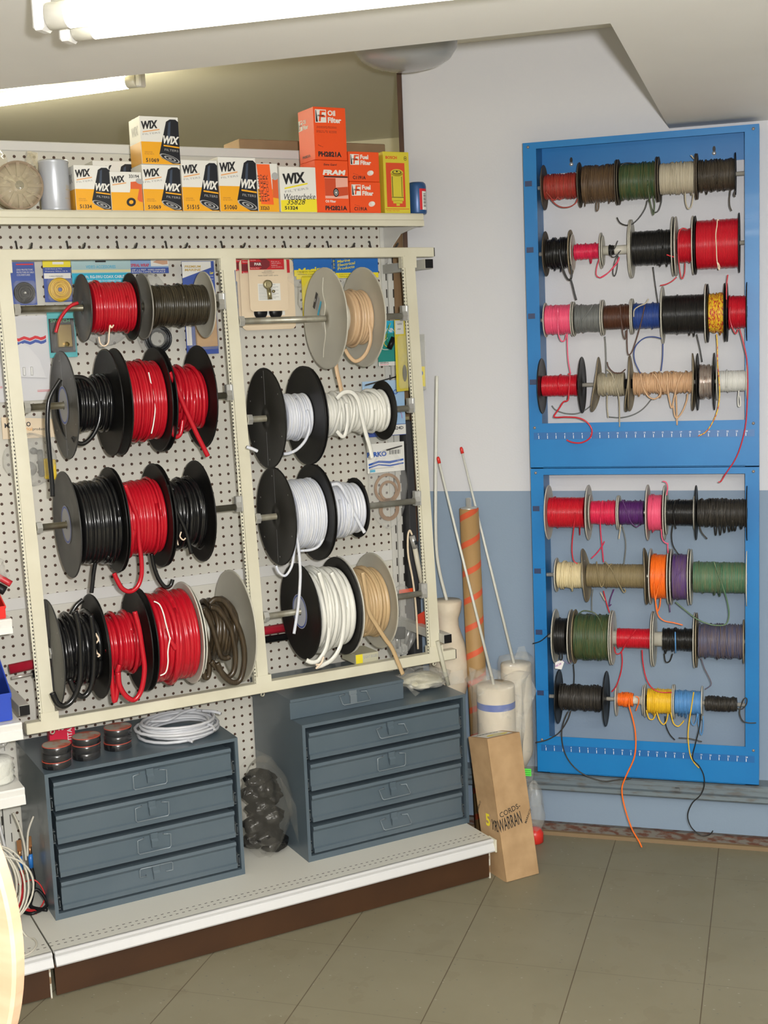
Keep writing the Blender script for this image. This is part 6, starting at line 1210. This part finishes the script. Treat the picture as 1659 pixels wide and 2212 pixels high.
# buoy standing behind the frame corner
base = FG @ Vector((1.925, 3.262, 0)); base.y = min(base.y, 3.668)
t = thing('pickup_buoy', 'waisted white foam buoy with a tall plain white pole behind the frame corner', 'buoy', (base.x, base.y, 0), FW)
z0 = .40
b = MB(FOAM); b.lathe([(z0, .0), (z0, .022), (z0+.03, .045), (z0+.08, .058), (z0+.14, .060), (z0+.20, .050), (z0+.25, .034), (z0+.275, .033), (z0+.30, .042), (z0+.325, .045), (z0+.332, .042), (z0+.332, 0)], 'z', n=36); b.obj('float', t)
pt = gw(944, 812, 3.60)
b = MB(FGL); b.tube(spline([(0, 0, z0+.33), (gw(944, 1200, 3.63).x-base.x, 3.63-base.y, gw(944, 1200, 3.63).z), (gw(941, 1050, 3.615).x-base.x, 3.615-base.y, gw(941, 1050, 3.615).z), (pt.x-base.x, 3.60-base.y, pt.z)], 8), .0048, 10); b.tube([(0, 0, 0), (0, 0, z0)], .011, 10); b.obj('pole', t)
b = MB(mat('rusty_cream_pole', (.50, .48, .38), .5)); a = gw(945, 1385, 3.50); c = gw(968, 1480, 3.52); b.tube([(0, 0, 0), tuple(c-a)], .0065, 10); solo(b, 'short_pole', 'short cream rod leaning in front of the foam buoy behind the frame corner', 'pole', tuple(a), FW)
# cardboard tube with a metal antenna end
bx, by = -.853, 3.672
t = thing('cardboard_tube', 'tall brown cardboard tube with a spiralling red stripe standing in the corner', 'cardboard tube', (bx, by, 0), FW)
H = gw(1013, 1098, 3.66); top = Vector((H.x-bx, -.012, H.z)); Rm = Vector((0, 0, 1)).rotation_difference(top.normalized()).to_matrix().to_4x4(); L = top.length
def tube_mat():
    m, t_, b_ = nodes('tube_kraft_with_spiral'); setp(b_, .65); tc = t_.nodes.new('ShaderNodeTexCoord'); sx = t_.nodes.new('ShaderNodeSeparateXYZ'); t_.links.new(tc.outputs['Object'], sx.inputs[0])
    an = mnode(t_, 'DIVIDE', mnode(t_, 'ARCTAN2', sx.outputs['Y'], sx.outputs['X']), 2*math.pi)
    f = mnode(t_, 'FRACT', mnode(t_, 'SUBTRACT', mnode(t_, 'DIVIDE', sx.outputs['Z'], .084), an)); s_ = mnode(t_, 'LESS_THAN', f, .22)
    base_ = mixc(t_, noise(t_, tc.outputs['Object'], 12), (.34, .20, .075), (.42, .26, .105)); t_.links.new(mixc(t_, s_, base_, (.62, .10, .035)), b_.inputs['Base Color']); return m
b = MB(tube_mat()); b.lathe([(0, .025), (0, .0285), (L, .0285), (L, .025)], 'z', n=40, closed=True); o_ = b.obj('tube', t); o_.matrix_local = Rm
b = MB(CHROME); b.lathe([(L-.004, 0), (L-.004, .0245), (L+.003, .0245), (L+.004, .008), (L+.030, .008), (L+.032, 0)], 'z', n=24); o_ = b.obj('metal_end', t); o_.matrix_local = Rm
# two bagged pick-up buoys with whips
BST = mat('band_blue', (.02, .08, .40), .4); TIP = mat('tip_red', (.65, .03, .02), .35)
def whipbuoy(label, bx, by, r, zt, zb, tip, Yt, band):
    t = thing('pickup_buoy', label, 'buoy', (bx, by, 0), FW)
    b = MB(FOAM); b.lathe([(zb, 0), (zb, r*.5), (zb+.04, r*.94), (zb+.06, r), (zt-.006, r), (zt, r*.97), (zt, 0)], 'z', n=40); b.obj('float', t)
    if band: b = MB(BST); b.lathe([(zt-.068, r+.0004), (zt-.048, r+.0004)], 'z', n=40); b.obj('band', t)
    e = gw(*tip, Yt); v = Vector((e.x-bx, e.y-by, e.z)); s_ = Vector((-.006, 0, zt)); dr = (v-s_).normalized()
    b = MB(FGL); b.tube([s_, v], [.0045, .0032], 10); b.tube([(0, 0, .05), (0, 0, zb)], .012, 10); w_ = b.obj('whip', t)
    b = MB(TIP); b.tube([v-dr*.018, v-dr*.004, v+dr*.002], [.0052, .0052, .003], 10); b.obj('red_tip', w_)
    b = MB(TIP); b.lathe([(0, 0), (0, .020), (.006, .026), (.04, .026), (.05, .014), (.05, 0)], 'z', n=20); b.obj('red_base', t)
    return t
B1 = whipbuoy('bagged white buoy with a blue band, its red-tipped whip crossing the cardboard tube', -.786, 3.59, .056, gw(1068, 1478, 3.59).z, .20, (946, 988), 3.60, True)
B2 = whipbuoy('rear bagged white buoy with a red-tipped whip passing behind the cardboard tube', -.742, 3.68, .046, gw(1100, 1436, 3.66).z, .22, (996, 967), 3.715, False)
z1 = gw(1068, 1478, 3.59).z
b = MB(film('buoy_bag_film', (.85, .85, .80), .17, .08)); ph = 1.3
def bagfn(x, r, a, j): return x+.010*math.sin(3*a+1), r+(.004*math.sin(7*a+ph+x*20)+.003*math.sin(11*a-x*30)+.012*max(0, math.cos(a-.2))*(1 if x > .3 else .4))
b.lathe([(.10, .03), (.16, .055), (.25, .064), (.36, .067), (.44, .070), (z1+.004, .074), (z1+.022, .088), (z1+.03, .055), (z1+.018, .02)], 'z', n=60, fn=bagfn); b.obj('plastic_bag', B1)
b = MB(film('buoy_bag_film', (.85, .85, .80), .17, .08)); b.add([(.06, -.01, z1+.01), (.105, -.02, z1+.035), (.125, -.015, z1-.01), (.10, -.02, z1-.07), (.07, -.02, z1-.05), (-.05, -.03, z1+.05), (-.068, -.02, z1+.0), (-.075, -.02, z1+.055), (.085, -.015, z1-.14), (.06, -.02, z1-.12)], [(0, 1, 2), (0, 2, 4), (2, 3, 4), (5, 6, 7), (4, 3, 8, 9)], False); b.obj('bag_fold', B1)
z2 = gw(1100, 1436, 3.66).z
b = MB(film('buoy_bag_film', (.85, .85, .80), .17, .08)); b.lathe([(.06, .018), (.10, .03), (.2, .05), (.3, .052), (z2, .053), (z2+.02, .048), (z2+.028, .02)], 'z', n=40, fn=lambda x, r, a, j: (x+.006*math.sin(2*a), r+.003*math.sin(6*a+x*25))); b.add([(.0, -.01, z2+.02), (.012, -.02, z2+.055), (.03, -.015, z2+.058), (.04, 0, z2+.015)], [(0, 1, 2, 3)], False); b.obj('plastic_bag', B2)
q = gw(1133, 1676, 3.54)-Vector((-.786, 3.59, 0))
b = MB(mat('green_tag', (.12, .80, .08), .5)); b.box((q.x, q.y, q.z), (q.x+.020, q.y+.001, q.z+.022)); b.m(PK)
for k in range(3): b.rect(q.x+.002, q.z+.004+.006*k, q.x+.018, q.z+.0052+.006*k, q.y-.0004)
b.obj('green_sticker', B1)
# bag with a red weight by the wall
a = w_at(1158, 1812, 3.66); t = thing('plastic_bag', 'clear bag with a bright red end standing on the floor between cardboard box and wall', 'plastic bag', (-.690, 3.64, 0), FW)
b = MB(TIP); b.lathe([(0, 0), (0, .020), (.004, .026), (.03, .026), (.045, .018), (.05, 0)], 'z', n=20); b.obj('red_end', t)
b = baggy(.030, .030, .085, (.0, 0, .105), FILM2, 99, 28, 18, .12); b.obj('bag_film', t)
# warranty cardboard box leaning back
tilt = math.radians(11.5)
R = Matrix.Rotation(-tilt, 4, 'X')
t = thing('cardboard_box', 'tall narrow brown cardboard box leaning back at the gondola end, black lettering round it', 'cardboard box', (1.856, 2.868, 0.0015), FG, R=R)
w_, h_, dp = .110, .402, .105
b = MB(KRAFT); b.box((0, 0, 0), (w_, dp, h_), .0012); b.m(mat('kraft_crease', (.24, .13, .05), .8)).box((-.0003, .0008, .002), (.0003, .0016, h_-.002)); b.box((w_*.1, dp*.5, h_-.0002), (w_, dp*.505, h_+.0003)); b.obj('carton', t)
b = MB(mat('ink_black', (.02, .016, .012), .7)); zc = .15
b.text('CORDS-', .008, zc+.028, .015, -.0006, .072, .008, 0, .22); b.text('WARRAN', .000, zc-.012, .036, -.0006, .080, .012, .15, .15); b.text('MARINCO', .090, zc-.004, .007, -.0006, .042, .02, 0, 1.0)
b.obj('front_lettering', t)
M = Matrix(((0, 1, 0, -.0004), (-1, 0, 0, dp), (0, 0, 1, 0), (0, 0, 0, 1)))
b = MB(mat('ink_black', (.02, .016, .012), .7)); b.text('YR.', dp-.040, zc-.006, .030, -.0006, .034, .012, .15, -.15, M=M); b.text('MARINCO', .0, zc+.036, .007, -.0006, .04, .02, 0, .9, M=M); b.m(PYL).text('5', dp-.068, zc+.002, .036, -.0006, .022, .03, 0, -.1, M=M); b.obj('side_lettering', t)
M2 = Matrix(((1, 0, 0, 0), (0, 0, 1, 0), (0, -1, 0, h_+.0006), (0, 0, 0, 1)))
b = MB(PW); b.rect(.008, .012, w_*.86, dp-.002, 0, M=M2); b.m(PK).text('MARINCO', .012, dp*.72, .014, -.0004, .075, .02, M=M2); b.m(PYL)
for k in range(5): b.ell(.055, .035, .034-.004*k, .018-.002*k, -.0005-.0001*k, 0, 28, .88, M=M2)
b.obj('label', t)
# pale wooden reel standing close by at the left edge
def wood_mat():
    return mat('pale_plywood', (.42, .24, .15), .55, 0, 0, c2=(.44, .29, .19), scale=5, stretch=(1, 1, 6), thr=(.4, .6))
Rr = Matrix.Rotation(math.radians(-9), 4, 'Z')
rad = .262; edge = CP + ray(42, 2040)*1.28
cpt = edge - (Rr.to_3x3() @ Vector((rad, 0, 0)))
t = thing('wooden_reel', 'pale round wooden reel flange very close at the bottom left edge', 'cable reel', (cpt.x, cpt.y, cpt.z), FW, R=Rr)
b = MB(wood_mat()); b.lathe([(-.009, .03), (-.009, rad-.003), (-.006, rad), (.006, rad), (.009, rad-.003), (.009, .03)], 'y', (0, 0, 0), 96, None, False, True); b.obj('flange', t)
b = MB(wood_mat()); b.lathe([(-.20, .03), (-.20, .10), (-.0095, .10), (-.0095, .03)], 'y', (0, 0, 0), 48, None, False, True); b.obj('drum', t)
b = MB(mat('stand_wood', (.35, .22, .12), .6)); b.box((-.03, -.26, -cpt.z+.001), (.03, -.205, .06)); b.box((-.20, -.30, -cpt.z+.001), (.15, -.20, -cpt.z+.03)); b.obj('stand', t)
